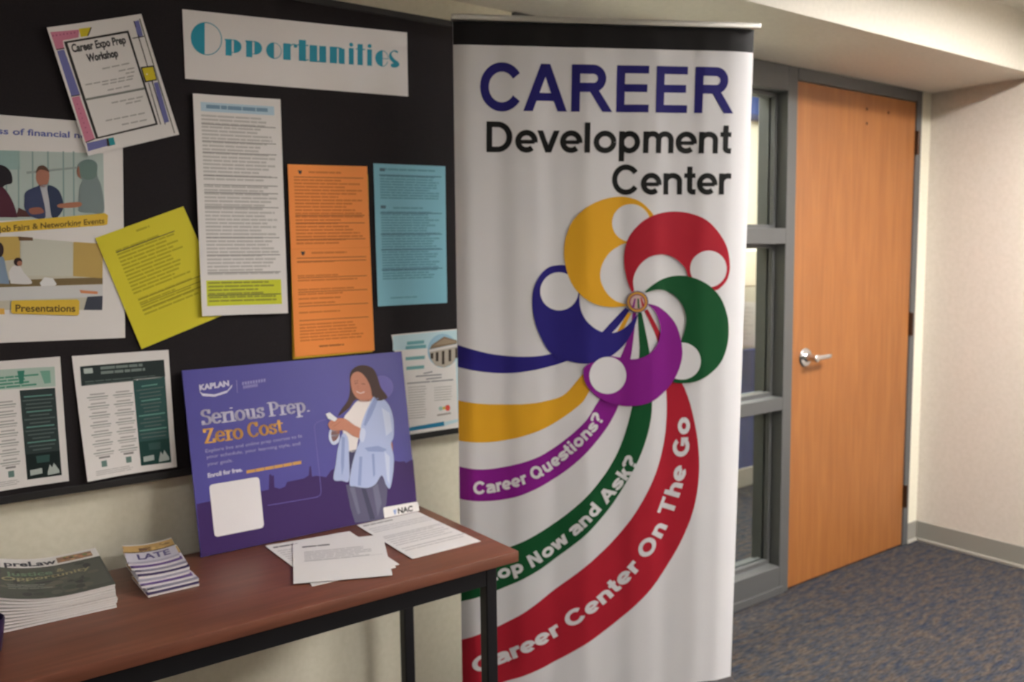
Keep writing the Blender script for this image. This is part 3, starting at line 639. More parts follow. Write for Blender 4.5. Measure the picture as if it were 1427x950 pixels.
# -- two white flyers with dark panels, bottom left
def dark_flyer(left):
    s = pinned(1, (0, 470, 3.957)); rr = random.Random(21 + left)
    if left: s.quad((-230, 150), (330, 105), (377, 787), (-170, 872), M_PAPER)
    else: s.quad((395, 103), (928, 68), (968, 708), (478, 790), M_PAPER)
    D = ink(52, 64, 64) if left else ink(50, 84, 82); LT = ink(176, 186, 182); GRN = ink(60, 128, 110); G2 = ink(176, 196, 186)
    if left:
        s.poly([(-200, 190), (300, 160), (306, 270), (-195, 300)], G2); s.bars(.15, .12, .8, .22, 4, ink(90, 150, 128), .6, .3, 2, rnd=rr)
        s.poly([(95, 185), (135, 182), (128, 255), (108, 258)], GRN, 3); s.poly([(220, 185), (275, 182), (280, 250), (245, 255)], ink(120, 170, 152), 3)
        pan = [(108, 292), (303, 277), (338, 755), (150, 783)]
    else:
        s.poly([(440, 160), (903, 122), (910, 215), (735, 232), (732, 240), (448, 268)], ink(44, 54, 54)); s.rect(.10, .105, .19, .145, LT, 2)
        s.bars(.27, .10, .8, .175, 2, ink(120, 132, 128), .6, .25, 2, rnd=rr); s.bars(.1, .205, .9, .25, 2, ink(84, 96, 94), .5, .1, 2, rnd=rr)
        pan = [(733, 240), (908, 215), (938, 683), (775, 705)]
    s.poly(pan, D, 1)
    P = [Vector(p) for p in pan]
    def inp(u, v): a = P[0].lerp(P[1], u); b = P[3].lerp(P[2], u); c = a.lerp(b, v); return (c.x, c.y)
    for i in range(15):
        v = .07 + i*.043; w = rr.uniform(.45, .9)
        s.poly([inp(.5 - w/2, v), inp(.5 + w/2, v), inp(.5 + w/2, v + .014), inp(.5 - w/2, v + .014)], ink(92, 106, 104) if i % 4 else ink(104, 150, 140), 2)
    s.poly([inp(0, .72), inp(1, .72), inp(1, 1), inp(0, 1)], ink(30, 40, 40) if left else ink(34, 66, 62), 2)
    s.poly([inp(.30, .75), inp(.7, .75), inp(.68, .83), inp(.32, .83)], ink(54, 84, 80), 3)
    s.poly([inp(.10, .90), inp(.45, .89), inp(.45, .95), inp(.10, .96)], LT, 3); s.poly([inp(.60, .95), inp(.68, .86), inp(.74, .90), inp(.80, .85), inp(.94, .94), inp(.94, .97), inp(.6, .98)], LT, 3)
    cols = ((.05, .30), (.32, .52)) if left else ((.10, .32), (.37, .58))
    for c0, c1 in cols:
        for i in range(7):
            b = .31 + i*.075; w = c1 - c0
            s.rect(c0 + w*.15, b, c1 - w*.15, b + .012, GREYINK, 1); s.rect(c0, b + .024, c1, b + .034, ink(160, 164, 160), 1); s.rect(c0 + w*.08, b + .044, c1 - w*.05, b + .052, GREYINK, 1)
        s.rect(c0 + .05, .82, c1 - .05, .836, MIDINK, 1)
        s.rect(c0 + .07, .855, c0 + .13, .905, ink(104, 130, 124), 1)
    s.bars(.1, .93, .55, .975, 3, GREYINK, .4, .3, rnd=rr)
    o = s.build('flyer', disp=curl(s, .006 if left else .010, .002, 0), nu=8, nv=10)
    tag(o, 'white flyer with a near-black side panel, cut off by the left edge' if left else 'white flyer with dark green side panel and dark heading band', 'flyer')
dark_flyer(1); dark_flyer(0)

# -- small poster with the pillared building, half behind the banner
s = pinned(1, (540, 450, 5.591)); s.quad((30, 92), (620, 38), (632, 800), (170, 866), M_PAPER)
PB = ink(186, 212, 220); TL3 = ink(110, 164, 172)
s.poly([(40, 100), (560, 52), (566, 160), (330, 195), (40, 215)], PB); s.poly([(525, 160), (560, 155), (572, 760), (440, 800), (440, 770), (545, 745)], PB)
s.poly(circle(430, 215, 118, 40, 132), ink(150, 186, 208), 2); s.poly([(325, 205), (345, 170), (440, 105), (540, 135), (540, 160)], ink(132, 112, 92), 3)
s.poly([(350, 178), (440, 118), (530, 140), (530, 152)], ink(158, 138, 116), 4); s.poly([(322, 208), (545, 162), (545, 180), (324, 226)], ink(214, 208, 204), 4)
s.poly([(326, 226), (545, 182), (540, 260), (500, 320), (440, 346), (370, 330), (335, 280)], ink(178, 168, 156), 3)
for x in (345, 385, 432, 484, 536): s.poly([(x - 10, 236 - (x - 345)*.2), (x + 10, 232 - (x - 345)*.2), (x + 10, 322 - abs(x - 435)*.5), (x - 10, 322 - abs(x - 435)*.5)], ink(62, 52, 44), 5)
for y, x0, x1 in ((145, 150, 285), (180, 140, 300), (265, 140, 290), (340, 145, 285)): s.poly([(x0, y), (x1, y - 12), (x1, y + 14), (x0, y + 26)], TL3 if y < 200 else ink(120, 172, 174), 2)
for y, x0, x1 in ((388, 280, 350), (410, 220, 420), (432, 300, 420), (465, 150, 330), (450, 340, 510)): s.poly([(x0, y), (x1, y - 14), (x1, y - 4), (x0, y + 10)], ink(140, 140, 146), 2)
for i in range(13):
    for x0, x1 in ((150, 310), (355, 505)):
        y = 500 + i*20
        if x0 > 300 and i > 5: continue
        s.poly([(x0 + 8, y), (x1 - random.random()*40, y - 12), (x1 - 10, y - 6), (x0 + 8, y + 6)], ink(178, 176, 172), 2)
s.poly(circle(466, 660, 19, 20, 24), ink(214, 84, 74), 3); s.poly(circle(437, 662, 12, 16), ink(226, 200, 96), 3); s.poly(circle(412, 665, 16, 16), ink(160, 196, 186), 3)
s.poly([(385, 712), (490, 694), (490, 706), (385, 724)], ink(160, 150, 146), 3)
s.poly([(150, 815), (437, 765), (440, 800), (160, 842)], ink(44, 122, 158), 3)
tag(s.build('poster', disp=curl(s, .003, .001), nu=6, nv=6), 'pale blue bordered poster with a round picture of a pillared building, half behind the banner', 'poster')

# ================================================================== SIDE TABLE
TX0, TX1, TY0, TY1, TZ = -.34, 1.186, 1.617, 2.097, .737
tb = thing('side_table', 'narrow red-brown laminate table on black metal legs against the wall', 'table', ((TX0 + TX1)/2, (TY0 + TY1)/2, 0))
finish('tabletop', nbox(TX0, TX1, TY0, TY1, TZ - .028, TZ, .0025), M_TABLE, tb, 40)
ax0, ax1, ay0, ay1 = TX0 + .05, TX1 - .05, TY0 + .022, TY1 - .010; az1, az0 = TZ - .0285, TZ - .0285 - .048
for q in ((ax0 + .0315, ax1 - .0315, ay0, ay0 + .03), (ax0 + .0315, ax1 - .0315, ay1 - .03, ay1), (ax0, ax0 + .03, ay0 + .0315, ay1 - .0315), (ax1 - .03, ax1, ay0 + .0315, ay1 - .0315)):
    finish('apron_rail', nbox(*q, az0, az1, .002), M_BLACKMETAL, tb)
for x in (ax0, ax1 - .031):
    for y in (ay0, ay1 - .031): finish('leg', nbox(x, x + .031, y, y + .031, 0, az1, .003), M_BLACKMETAL, tb)

# ---- sheets on the table
def flat(k, pts, zoom=(0, 0, 1)):
    s = Sheet((0, 0, TZ + .0012 + .0011*k), (1, 0, 0), (0, 1, 0)); s.quad(*pts, M_PAPER); return s
rr = random.Random(31)
s = flat(0, ((497, 732), (589, 710.5), (679, 751), (575, 779))); s.bars(.05, .05, .5, .085, 1, MIDINK, .8, .3); s.bars(.05, .16, .95, .9, 15, ink(192, 188, 188), .4, .3, rnd=rr, keep=.8); s.rect(.05, .44, .95, .447, GREYINK); s.rect(.05, .75, .95, .757, GREYINK)
tag(s.build('paper_sheet', disp=lambda a, b: .0015*math.sin(a*9), nu=6, nv=4), 'white printed sheet nearest the right end of the table', 'paper')
s = flat(0, ((402, 764), (520, 748), (552, 790), (435, 817))); s.bars(.05, .2, .95, .9, 12, ink(192, 188, 188), .4, .3, rnd=rr)
tag(s.build('paper_sheet', disp=lambda a, b: .0005*math.sin(a*20), nu=4, nv=4), 'white sheet at the bottom of the loose overlapping pile, only its corner showing', 'paper')
s = flat(1, ((369, 760), (487, 739.5), (557, 786), (430, 806))); s.bars(.05, .08, .34, .12, 1, INK, .8, .1); s.bars(.05, .2, .95, .9, 12, ink(192, 188, 188), .4, .3, rnd=rr)
tag(s.build('paper_sheet', disp=lambda a, b: .0008*math.sin(a*12 + 1), nu=5, nv=4), 'white sheet with a bold heading, left corner poking from under another sheet', 'paper')
s = flat(2, ((408, 758), (533, 745), (547, 801), (409, 814))); s.bars(.1, .10, .42, .14, 1, INK, .8, .05); s.bars(.12, .25, .9, .52, 6, ink(186, 182, 182), .5, .3, rnd=rr); s.rect(.1, .5, .95, .508, ink(186, 182, 182))
tag(s.build('paper_sheet', disp=lambda a, b: .0012 + .0012*math.sin(a*12 + 1), nu=6, nv=4), 'topmost white sheet of the overlapping papers in front of the purple sign', 'paper')

# ---- purple foam sign leaning back on the board
SB, ST = 2.045, 2.138
sa = on_z(279, 774, TZ + .002); sgx0 = .558
lean = math.atan2(ST - SB, .445)
e2 = Vector((0, math.sin(lean), math.cos(lean))); o0 = Vector((.558, SB, TZ + .0022))
s = Sheet(o0, (1, 0, 0), e2, .00025, .006); s.zoom = (240, 450, 2.795)
PUR = mat('purple_print', S(74, 69, 150), .45); s.quad((38, 185), (893, 110), (958, 748), (110, 907), PUR)
tl, tr, br, bl = s.corners; bl.y = 0.0; br.y = 0.0; bl.x = max(bl.x, -.004); s.corners = [tl, tr, br, bl]
print('sign corners', s.corners)
DKP = ink(62, 40, 96, .45)
sky = [(95, 705), (140, 695), (200, 690), (345, 655), (376, 648), (378, 590), (384, 588), (388, 596), (396, 592), (398, 640), (420, 645), (440, 636), (448, 618), (480, 612), (515, 604), (532, 592), (534, 560), (540, 556), (545, 598), (560, 594), (600, 600), (618, 574), (640, 562), (660, 560), (700, 556), (760, 556), (800, 556), (845, 548), (862, 544), (868, 536), (885, 540), (905, 538), (910, 545), (928, 534), (938, 532)]
s.ab([s.px(*p) for p in sky] + [tuple(br - Vector((.0005, 0))), tuple(bl + Vector((.0005, 0)))], DKP, 1)
LAV = ink(210, 206, 226, .45); LAV2 = ink(150, 144, 200, .45); SGOLD = ink(228, 172, 92, .45); LL = ink(112, 104, 178, .45)
s.text('KAPLAN', (106, 262), (222, 244), (104, 242), LAV, 3, bold=.05)
s.poly([(104, 264), (118, 274), (165, 278), (215, 262), (234, 238), (232, 250), (212, 272), (165, 287), (118, 284)], LAV, 3)
s.line([(250, 222), (254, 272)], .0012, LAV2, 3)
for x0, y0, x1, y1 in ((272, 236, 366, 222), (276, 250, 334, 241)):
    for i in range(9):
        a = i/9; b = a + .075; s.poly([(x0 + (x1 - x0)*a, y0 + (y1 - y0)*a - 6), (x0 + (x1 - x0)*b, y0 + (y1 - y0)*b - 6), (x0 + (x1 - x0)*b, y0 + (y1 - y0)*b + 6), (x0 + (x1 - x0)*a, y0 + (y1 - y0)*a + 6)], LAV2, 3)
# serif lettering drawn with a broad pen: glyph strokes on a 1-unit x-height grid
def st_arc(cx, cy, rx, ry, a0, a1, n=14): return arc(cx, cy, rx, a0, a1, n, ry)
SER = {
 'S': (.80, [st_arc(.40, 1.07, .27, .29, 20, 270, 16)[:] + st_arc(.40, .40, .29, .36, 90, -160, 16), [(.66, 1.05), (.66, 1.32)], [(.12, .06), (.12, .34)]]),
 'e': (.80, [[(.12, .54), (.68, .54)], st_arc(.40, .50, .29, .46, 5, 320, 20)]),
 'r': (.62, [[(.24, .05), (.24, .93)], [(.06, .04), (.46, .04)], [(.06, .93), (.24, .93)], [(.24, .62), (.34, .82), (.46, .92), (.56, .86)]]),
 'i': (.46, [[(.24, .05), (.24, .93)], [(.06, .04), (.42, .04)], [(.06, .93), (.24, .93)], [(.22, 1.26), (.26, 1.26)]]),
 'o': (.86, [st_arc(.43, .49, .31, .46, 0, 360, 26)]),
 'u': (.92, [[(.22, .93), (.22, .34)] + st_arc(.42, .30, .20, .26, 180, 300, 8) + [(.68, .25)], [(.68, .93), (.68, .05)], [(.06, .93), (.22, .93)], [(.54, .93), (.68, .93)], [(.68, .04), (.86, .04)]]),
 's': (.68, [st_arc(.34, .73, .20, .21, 20, 265, 12) + st_arc(.34, .27, .22, .24, 85, -160, 12), [(.54, .70), (.54, .92)], [(.12, .08), (.12, .28)]]),
 'P': (.94, [[(.24, .05), (.24, 1.32)], [(.06, .04), (.46, .04)], [(.06, 1.32), (.46, 1.32)], [(.24, 1.32), (.46, 1.32)] + st_arc(.48, .98, .30, .34, 90, -90, 14) + [(.24, .64)]]),
 'p': (.90, [[(.22, -.38), (.22, .93)], [(.04, -.38), (.42, -.38)], [(.04, .93), (.22, .93)], st_arc(.46, .49, .28, .45, 150, -150, 22)]),
 '.': (.36, [[(.16, .07), (.20, .07)]]),
 'Z': (.92, [[(.12, 1.30), (.76, 1.30)], [(.72, 1.28), (.14, .06)], [(.12, .05), (.78, .05)], [(.12, 1.32), (.12, 1.06)], [(.80, .04), (.80, .32)]]),
 'C': (.98, [st_arc(.52, .68, .38, .66, 40, 320, 26), [(.84, 1.02), (.84, 1.32)]]),
 't': (.56, [[(.26, 1.22), (.26, .24)] + st_arc(.40, .22, .14, .18, 180, 300, 8), [(.06, .93), (.48, .93)]]),
 ' ': (.36, [])}
def serif(sh, txt, p0, p1, pu, m, layer=3, wx=.125, wy=.065):
    tot = sum(SER[c][0] for c in txt); a, b, u = Vector(sh.px(*p0)), Vector(sh.px(*p1)), Vector(sh.px(*pu)); ex = (b - a)/tot; ey = (u - a)/1.34
    x0 = 0.0; pen = [(wx*math.cos(2*PI*k/10), wy*math.sin(2*PI*k/10)) for k in range(10)]
    for c in txt:
        w, strokes = SER[c]
        for stq in strokes:
            for p, q in zip(stq, stq[1:]):
                pts = [(p[0] + d[0], p[1] + d[1]) for d in pen] + [(q[0] + d[0], q[1] + d[1]) for d in pen]
                pts = sorted(set(pts)); lo = []; hi = []           # convex hull of the pen at both ends
                for z in pts:
                    while len(lo) > 1 and (lo[-1][0] - lo[-2][0])*(z[1] - lo[-2][1]) - (lo[-1][1] - lo[-2][1])*(z[0] - lo[-2][0]) <= 0: lo.pop()
                    lo.append(z)
                for z in reversed(pts):
                    while len(hi) > 1 and (hi[-1][0] - hi[-2][0])*(z[1] - hi[-2][1]) - (hi[-1][1] - hi[-2][1])*(z[0] - hi[-2][0]) <= 0: hi.pop()
                    hi.append(z)
                sh.ab([tuple(a + ex*(x0 + z[0]) + ey*z[1]) for z in lo[:-1] + hi[:-1]], m, layer)
        x0 += w
serif(s, 'Serious Prep.', (116, 398), (538, 344), (108, 342), LAV); serif(s, 'Zero Cost.', (126, 470), (450, 424), (118, 414), SGOLD)
SM = ink(176, 170, 210, .45)
s.text('Explore live and online prep courses to fit', (130, 505), (506, 445), (129, 492), SM, 3); s.text('your schedule, your learning style, and', (133, 528), (498, 474), (132, 515), SM, 3); s.text('your goals.', (137, 556), (236, 540), (136, 543), SM, 3)
s.text('Enroll for free.', (139, 602), (274, 577), (137, 586), LAV, 3, bold=.04)
for i in range(6):
    a = (288 + i*36, 574 - i*6.4); s.poly([a, (a[0] + 34, a[1] - 6), (a[0] + 35, a[1] + 6), (a[0] + 1, a[1] + 12)], ink(206, 156, 90, .45), 3)
def rquad(c, r):                                       # rounded corners for a pixel quad
    out = []; n = len(c)
    for i in range(n):
        p = Vector(c[i]); a = Vector(c[i - 1]); b = Vector(c[(i + 1) % n]); pa = p + (a - p).normalized()*r; pb = p + (b - p).normalized()*r
        for k in range(6): t = k/5; q = pa*(1 - t)**2 + p*2*t*(1 - t) + pb*t*t; out.append((q.x, q.y))
    return out
s.poly(rquad([(143, 630), (338, 598), (358, 796), (165, 834)], 16), ink(226, 222, 224, .45), 3)
s.line([(372, 710), (480, 692), (562, 678), (576, 670), (580, 655), (566, 520), (553, 405), (558, 390), (572, 382), (598, 376)], .0014, LL, 3)
s.poly(circle(815, 250, 46, 36), LL, 2)
HAIR = ink(74, 54, 50, .45); SKIN = ink(188, 128, 106, .45); SK2 = ink(164, 104, 84, .45); SHIRT = ink(172, 184, 220, .45); SH2 = ink(142, 156, 202, .45); SH3 = ink(198, 206, 230, .45); TOP = ink(226, 218, 216, .45); JEAN = ink(92, 90, 116, .45); J2 = ink(112, 110, 134, .45)
s.poly(catmull([(692, 200), (712, 172), (745, 164), (780, 176), (798, 206), (812, 250), (838, 290), (800, 300), (740, 300), (712, 300), (690, 330), (664, 350), (645, 362), (662, 332), (684, 300), (692, 262)], 6, True), HAIR, 3)
s.poly([(676, 628), (760, 640), (815, 596), (838, 642), (834, 700), (822, 764), (780, 770), (712, 778), (694, 720)], JEAN, 3); s.poly([(735, 640), (752, 640), (790, 762), (770, 766)], ink(70, 68, 92, .45), 4); s.poly([(780, 640), (800, 625), (815, 700), (800, 755)], J2, 4); s.poly([(690, 640), (710, 640), (732, 740), (722, 745)], J2, 4)
s.poly(catmull([(840, 455), (858, 470), (856, 520), (846, 500)], 5, True), SK2, 3)
s.poly(catmull([(722, 302), (760, 300), (785, 294), (772, 340), (742, 400), (725, 450), (714, 496), (690, 500), (676, 470), (664, 420), (668, 370), (690, 340)], 6, True), TOP, 4)
s.poly([(682, 500), (716, 492), (700, 560), (694, 610), (684, 600)], ink(70, 68, 100, .45), 4)
s.poly(catmull([(664, 430), (684, 450), (688, 520), (688, 612), (660, 614), (628, 608), (636, 550), (646, 480)], 6, True), SHIRT, 5)
s.poly([(660, 440), (672, 446), (668, 560), (660, 596), (656, 540)], SH2, 6)
s.poly(catmull([(784, 288), (812, 290), (842, 318), (860, 370), (862, 440), (852, 470), (862, 520), (860, 580), (848, 642), (832, 630), (815, 594), (790, 628), (756, 642), (712, 636), (690, 628), (698, 560), (716, 494), (730, 456), (735, 400), (752, 350), (770, 312)], 6, True), SHIRT, 5)
s.poly([(786, 292), (804, 292), (776, 360), (752, 402), (744, 396), (762, 340)], SH2, 6); s.poly([(815, 330), (846, 350), (856, 420), (832, 440), (824, 380)], SH3, 6); s.poly([(748, 486), (800, 478), (836, 492), (820, 502), (762, 500)], SH2, 6); s.poly([(728, 520), (740, 520), (734, 634), (722, 632)], SH2, 6); s.poly([(776, 510), (786, 508), (790, 590), (782, 600)], SH2, 6); s.poly([(826, 500), (846, 520), (846, 630), (836, 610)], SH3, 6)
s.poly(catmull([(612, 420), (628, 408), (650, 428), (648, 462), (626, 474), (610, 452)], 5, True), SH3, 6)
s.poly(catmull([(606, 394), (622, 376), (650, 370), (674, 374), (706, 396), (738, 416), (732, 446), (704, 440), (674, 420), (644, 418), (618, 416)], 6, True), SKIN, 7); s.poly(catmull([(622, 418), (650, 418), (648, 440), (628, 462), (618, 440)], 5, True), SK2, 6)
s.line([(640, 378), (616, 396)], .0012, SK2, 8); s.line([(654, 384), (626, 404)], .0012, SK2, 8)
s.poly(catmull([(734, 410), (752, 420), (744, 462), (728, 452)], 5, True), SH3, 8)
s.poly([(596, 354), (612, 348), (642, 372), (632, 384), (606, 372)], ink(226, 226, 232, .45), 8)
s.poly(catmull([(694, 220), (704, 196), (726, 190), (748, 206), (768, 240), (776, 276), (770, 296), (738, 300), (716, 290), (700, 262)], 6, True), SKIN, 5)
s.poly(catmull([(748, 292), (772, 280), (784, 294), (762, 306), (724, 304)], 5, True), SK2, 4)
s.line([(716, 266), (732, 274), (748, 268)], .0022, ink(226, 210, 206, .45), 6); s.line([(710, 236), (722, 233)], .0014, HAIR, 6); s.line([(736, 236), (750, 238)], .0014, HAIR, 6); s.line([(708, 228), (724, 224)], .001, HAIR, 6); s.line([(724, 240), (720, 254), (728, 256)], .001, SK2, 6)
s.poly(catmull([(740, 182), (770, 186), (790, 214), (806, 262), (824, 296), (796, 300), (780, 270), (764, 228), (748, 204)], 6, True), HAIR, 6)
# white label tab at the lower right corner
s.poly(rquad([(820, 718), (957, 694), (962, 742), (826, 768)], 8), ink(228, 224, 222, .45), 9)
s.text('NAC', (878, 742), (936, 731), (876, 722), INK, 10, bold=.04); s.poly([(858, 728), (872, 724), (870, 744), (864, 746)], ink(150, 166, 206, .45), 10)
s.items = [([(a, max(b, .0006)) for a, b in it[0]], *it[1:]) for it in s.items]
tag(s.build('foam_sign'), 'purple foam board sign reading Serious Prep. Zero Cost. with a woman holding a phone', 'sign')

# ---- magazine stack
def mag(i, n, t, x0, x1, y0, y1, ang, top):
    z0 = TZ + .0008 + i*t; name = 'magazine'
    lab = 'topmost magazine of the stack, grey cover with a white title band' if top else ('lowest magazine of the stack, resting on the table' if i == 0 else 'magazine in the middle of the stack with only its white page edges showing')
    th = thing(name, lab, 'magazine', ((x0 + x1)/2, (y0 + y1)/2, z0), 'magazines stacked on the table')
    cx, cy = (x0 + x1)/2, (y0 + y1)/2; ca, sa_ = math.cos(ang), math.sin(ang)
    def lift(u, v, z): return z + (i/(n - 1))*(.021*max(0, 1 - u*1.6)**2 + .004*u*0) - (i/(n - 1))*.003*math.sin(PI*u)
    def place(u, v, z):
        x = x0 + (x1 - x0)*u - cx; y = y0 + (y1 - y0)*v - cy; return Vector((cx + x*ca - y*sa_, cy + x*sa_ + y*ca, lift(u, v, z)))
    NU = 12
    def slab(za, zb, m, nm, ins):
        bm = bmesh.new(); R = []
        for k in range(NU + 1):
            u = ins + (1 - 2*ins)*k/NU; R.append([bm.verts.new(place(u, v, z)) for v, z in ((ins, za), (1 - ins, za), (1 - ins, zb), (ins, zb))])
        for a, b in zip(R, R[1:]):
            for k in range(4): bm.faces.new((a[k], a[(k + 1) % 4], b[(k + 1) % 4], b[k]))
        bm.faces.new(R[0]); bm.faces.new(R[-1][::-1]); bmesh.ops.recalc_face_normals(bm, faces=bm.faces)
        return finish(nm, bm, m, th, 30)
    slab(z0 + .0003, z0 + t - .0006, M_PAPER, 'pages', .004)
    if not top: c = slab(z0 + t - .0006, z0 + t - .0002, ink(196, 192, 188), 'cover', .002); return
    # printed cover
    sh = Sheet((x0, y0, 0), (1, 0, 0), (0, 1, 0), .0002, .0003); w, h = x1 - x0, y1 - y0; sh.corners = [Vector(p) for p in ((0, h), (w, h), (w, 0), (0, 0))]; sh.base = WHITE
    sh.rect(0, .245, 1, 1, ink(84, 86, 80)); sh.rect(.55, .30, .98, .92, ink(94, 95, 88), 2)
    for k in range(46): a, b = rr.uniform(.02, .9), rr.uniform(.30, .93); sh.st(circle(a, b, rr.uniform(.02, .07), 10, rr.uniform(.02, .06)), ink(*rr.choice(((74, 76, 72), (100, 100, 92), (80, 86, 78), (108, 104, 94), (66, 68, 67)))), 3)
    sh.text('preLaw', (.11, .205), (.59, .205), (.11, .085), ink(54, 54, 66), 4, bold=.03, f=sh.q)
    sh.rect(.60, .06, .94, .20, ink(150, 118, 96), 2)
    for k in range(12): sh.st(circle(rr.uniform(.62, .92), rr.uniform(.08, .18), .025, 8, .02), ink(*rr.choice(((188, 132, 96), (120, 140, 84), (204, 160, 120), (96, 64, 52)))), 3)
    sh.text('Justice', (.10, .46), (.52, .46), (.10, .36), ink(112, 136, 112), 4, bold=.02, f=sh.q); sh.text('&', (.56, .43), (.63, .43), (.56, .35), ink(160, 152, 118), 4, f=sh.q)
    sh.text('Opportunity', (.06, .58), (.86, .52), (.06, .50), ink(160, 152, 118), 4, bold=.02, f=sh.q); sh.bars(.1, .68, .5, .8, 3, ink(140, 142, 134), .4, .3, 4)
    zc = z0 + t - .0003
    o = sh.build('cover', th, nu=NU, nv=3, disp=lambda a, b: zc, smooth=30)
    me = o.data
    for v in me.vertices:
        u, vv = (v.co.x - x0)/w, (v.co.y - y0)/h; v.co = place(u, vv, v.co.z)
NM = 10
for i in range(NM):
    dx, dy = rr.uniform(-.002, .002), rr.uniform(-.002, .002)
    mag(i, NM, .0051, .127 + dx, .334 + dx, 1.856 + dy, 2.126 + dy, rr.uniform(-.008, .008) - .03, i == NM - 1)

# ---- fanned booklets
NBK = 8
for i in range(NBK):
    th_ = .0050; y0 = 1.868 + i*.0135; x0 = .391 + .004*math.sin(i*1.7) - i*.0006; w, h = .108, .140; z = TZ + .0006 + i*(th_ + .0003)
    lab = ('topmost booklet of the slid pile, tan picture over the word LATE' if i == NBK - 1 else 'lowest booklet of the slid pile, nearest the table front' if i == 0 else 'purple-edged booklet partway down the slid pile')
    t = thing('booklet', lab, 'booklet', (x0 + w/2, y0 + h/2, z), 'booklets in the slid pile')
    sag = .006*i/(NBK - 1)
    ang = .02 - .13*i/(NBK - 1) + .02*math.sin(i*2.3)
    def place(a, b, c, x0=x0, y0=y0, z=z, sag=sag, ang=ang):
        u = a/w; X, Y = a - w/2, b - h/2
        return Vector((x0 + w/2 + X*math.cos(ang) - Y*math.sin(ang), y0 + h/2 + X*math.sin(ang) + Y*math.cos(ang), z + c + sag*((2*u - 1)**2)))
    sh = Sheet((0, 0, 0), (1, 0, 0), (0, 1, 0), .0002, .0004); sh.corners = [Vector(p) for p in ((0, h), (w, h), (w, 0), (0, 0))]; sh.base = ink(206, 202, 214)
    sh.rect(0, .03, 1, .42, ink(196, 160, 104)); sh.rect(.3, .2, .55, .36, ink(120, 88, 70), 2)
    for k in range(10): sh.st(circle(rr.uniform(.1, .9), rr.uniform(.1, .36), .06, 8, .04), ink(*rr.choice(((214, 180, 118), (172, 136, 84), (140, 112, 80)))), 3)
    sh.rect(0, .0, 1, .05, WHITE, 3); sh.rect(0, .40, 1, .44, ink(96, 82, 60), 3)
    sh.text('LATE', (.22, .80), (.86, .80), (.22, .54), ink(104, 96, 142), 4, bold=.03, f=sh.q)
    sh.rect(0, (.86, .90, .84, .92)[i % 4], 1, 1, (ink(74, 62, 100), ink(150, 146, 162), ink(112, 88, 144), ink(180, 176, 192))[i % 4], 4); sh.rect(0, .955, (.04, .12, .06, .02)[i % 4], 1, ink(52, 46, 70), 5)
    o = sh.build('cover', t, nu=8, disp=lambda a, b: 0.0)
    for v in o.data.vertices: v.co = place(v.co.x, v.co.y, v.co.z + th_)
    for p in o.data.polygons: p.use_smooth = False
    bm = bmesh.new(); R = []
    for k in range(9):
        a = .001 + (w - .002)*k/8; R.append([bm.verts.new(place(a, b, c)) for b, c in ((.001, .0002), (h - .001, .0002), (h - .001, th_ - .0006), (.001, th_ - .0006))])
    for a, b in zip(R, R[1:]):
        for k in range(4): bm.faces.new((a[k], a[(k + 1) % 4], b[(k + 1) % 4], b[k]))
    bm.faces.new(R[0]); bm.faces.new(R[-1][::-1]); bmesh.ops.recalc_face_normals(bm, faces=bm.faces); finish('pages', bm, M_PAPER, t)

# ---- dark purple tumbler at the left edge
cy_ = 1.775; cx_ = on_y(4.5, 826, cy_).x - .036
bm = bmesh.new(); lathe(bm, [(.024, 0), (.027, .004), (.0345, .05), (.036, .062), (.0345, .0655), (.033, .062), (.026, .012)], (cx_, cy_, TZ + .0004), (0, 0, 1), 36)
tag(finish('tumbler', bm, M_CUP, None, 40), 'dark purple tumbler at the left edge in front of the magazine stack', 'tumbler')

# ================================================================== ROLL-UP BANNER
BW = .84; BA = Vector((1.2234, 1.9284, 2.075)); bang = math.radians(-27.235); BTILT = math.asin(.10/1.95)
bu = Vector((math.cos(bang), math.sin(bang), 0)); bn_h = Vector((-math.sin(bang), math.cos(bang), 0))   # horizontal, away from the viewer
bup = (Vector((0, 0, 1))*math.cos(BTILT) - bn_h*math.sin(BTILT)).normalized()
bs = thing('banner_stand', 'tall white roll-up banner reading Career Development Center with a coloured swirl', 'banner', tuple(BA + bu*BW/2 + bn_h*.1 - Vector((0, 0, BA.z))))
s = Sheet(BA - bu*.0, bu, bup, .0005, .0006)
LEN = (BA.z - .142)/math.cos(BTILT)
s.corners = [Vector(p) for p in ((0, -.012), (BW - .004, -.012), (BW - .004, -LEN), (0, -LEN))]; s.base = M_BANNER
BX = lambda x, y: s.px(x, y)
bl_ = s.corners
# black strip at the top
pl = s.px(632, 62); pr = s.px(1054, 72); s.ab([(0.0004, -.0125), (BW - .0044, -.0125), (BW - .0044, (pl[1] + pr[1])/2), (.0004, (pl[1] + pr[1])/2)], ink(26, 24, 25, .6), 1)
NAVY = ink(40, 36, 112, .45); TXT = ink(28, 28, 28, .5); BLUE = ink(44, 38, 122, .45); YELW = ink(228, 170, 44, .45); REDD = ink(176, 36, 52, .45); GREN = ink(24, 82, 46, .45); PURP = ink(134, 32, 136, .45); BWH = M_BANNER
s.text('CAREER', (669, 154), (1022, 158), (669, 87), NAVY, 1, weight=.195)
s.text('Development', (678, 212), (1019, 214), (678, 169), TXT, 1, weight=.185)
s.text('Center', (853, 271), (1019, 271), (853, 229.5), TXT, 1, weight=.185)
Z2 = lambda p: (630 + p[0]/2.97, 260 + p[1]/2.97); Z3 = lambda p: (630 + p[0]/2.1116, 500 + p[1]/2.1116)
def clipx(ab): return [(max(.0004, min(BW - .0044, a)), b) for a, b in ab]
def shape(pts, m, layer): s.ab(clipx([s.px(*p) for p in pts]), m, layer)
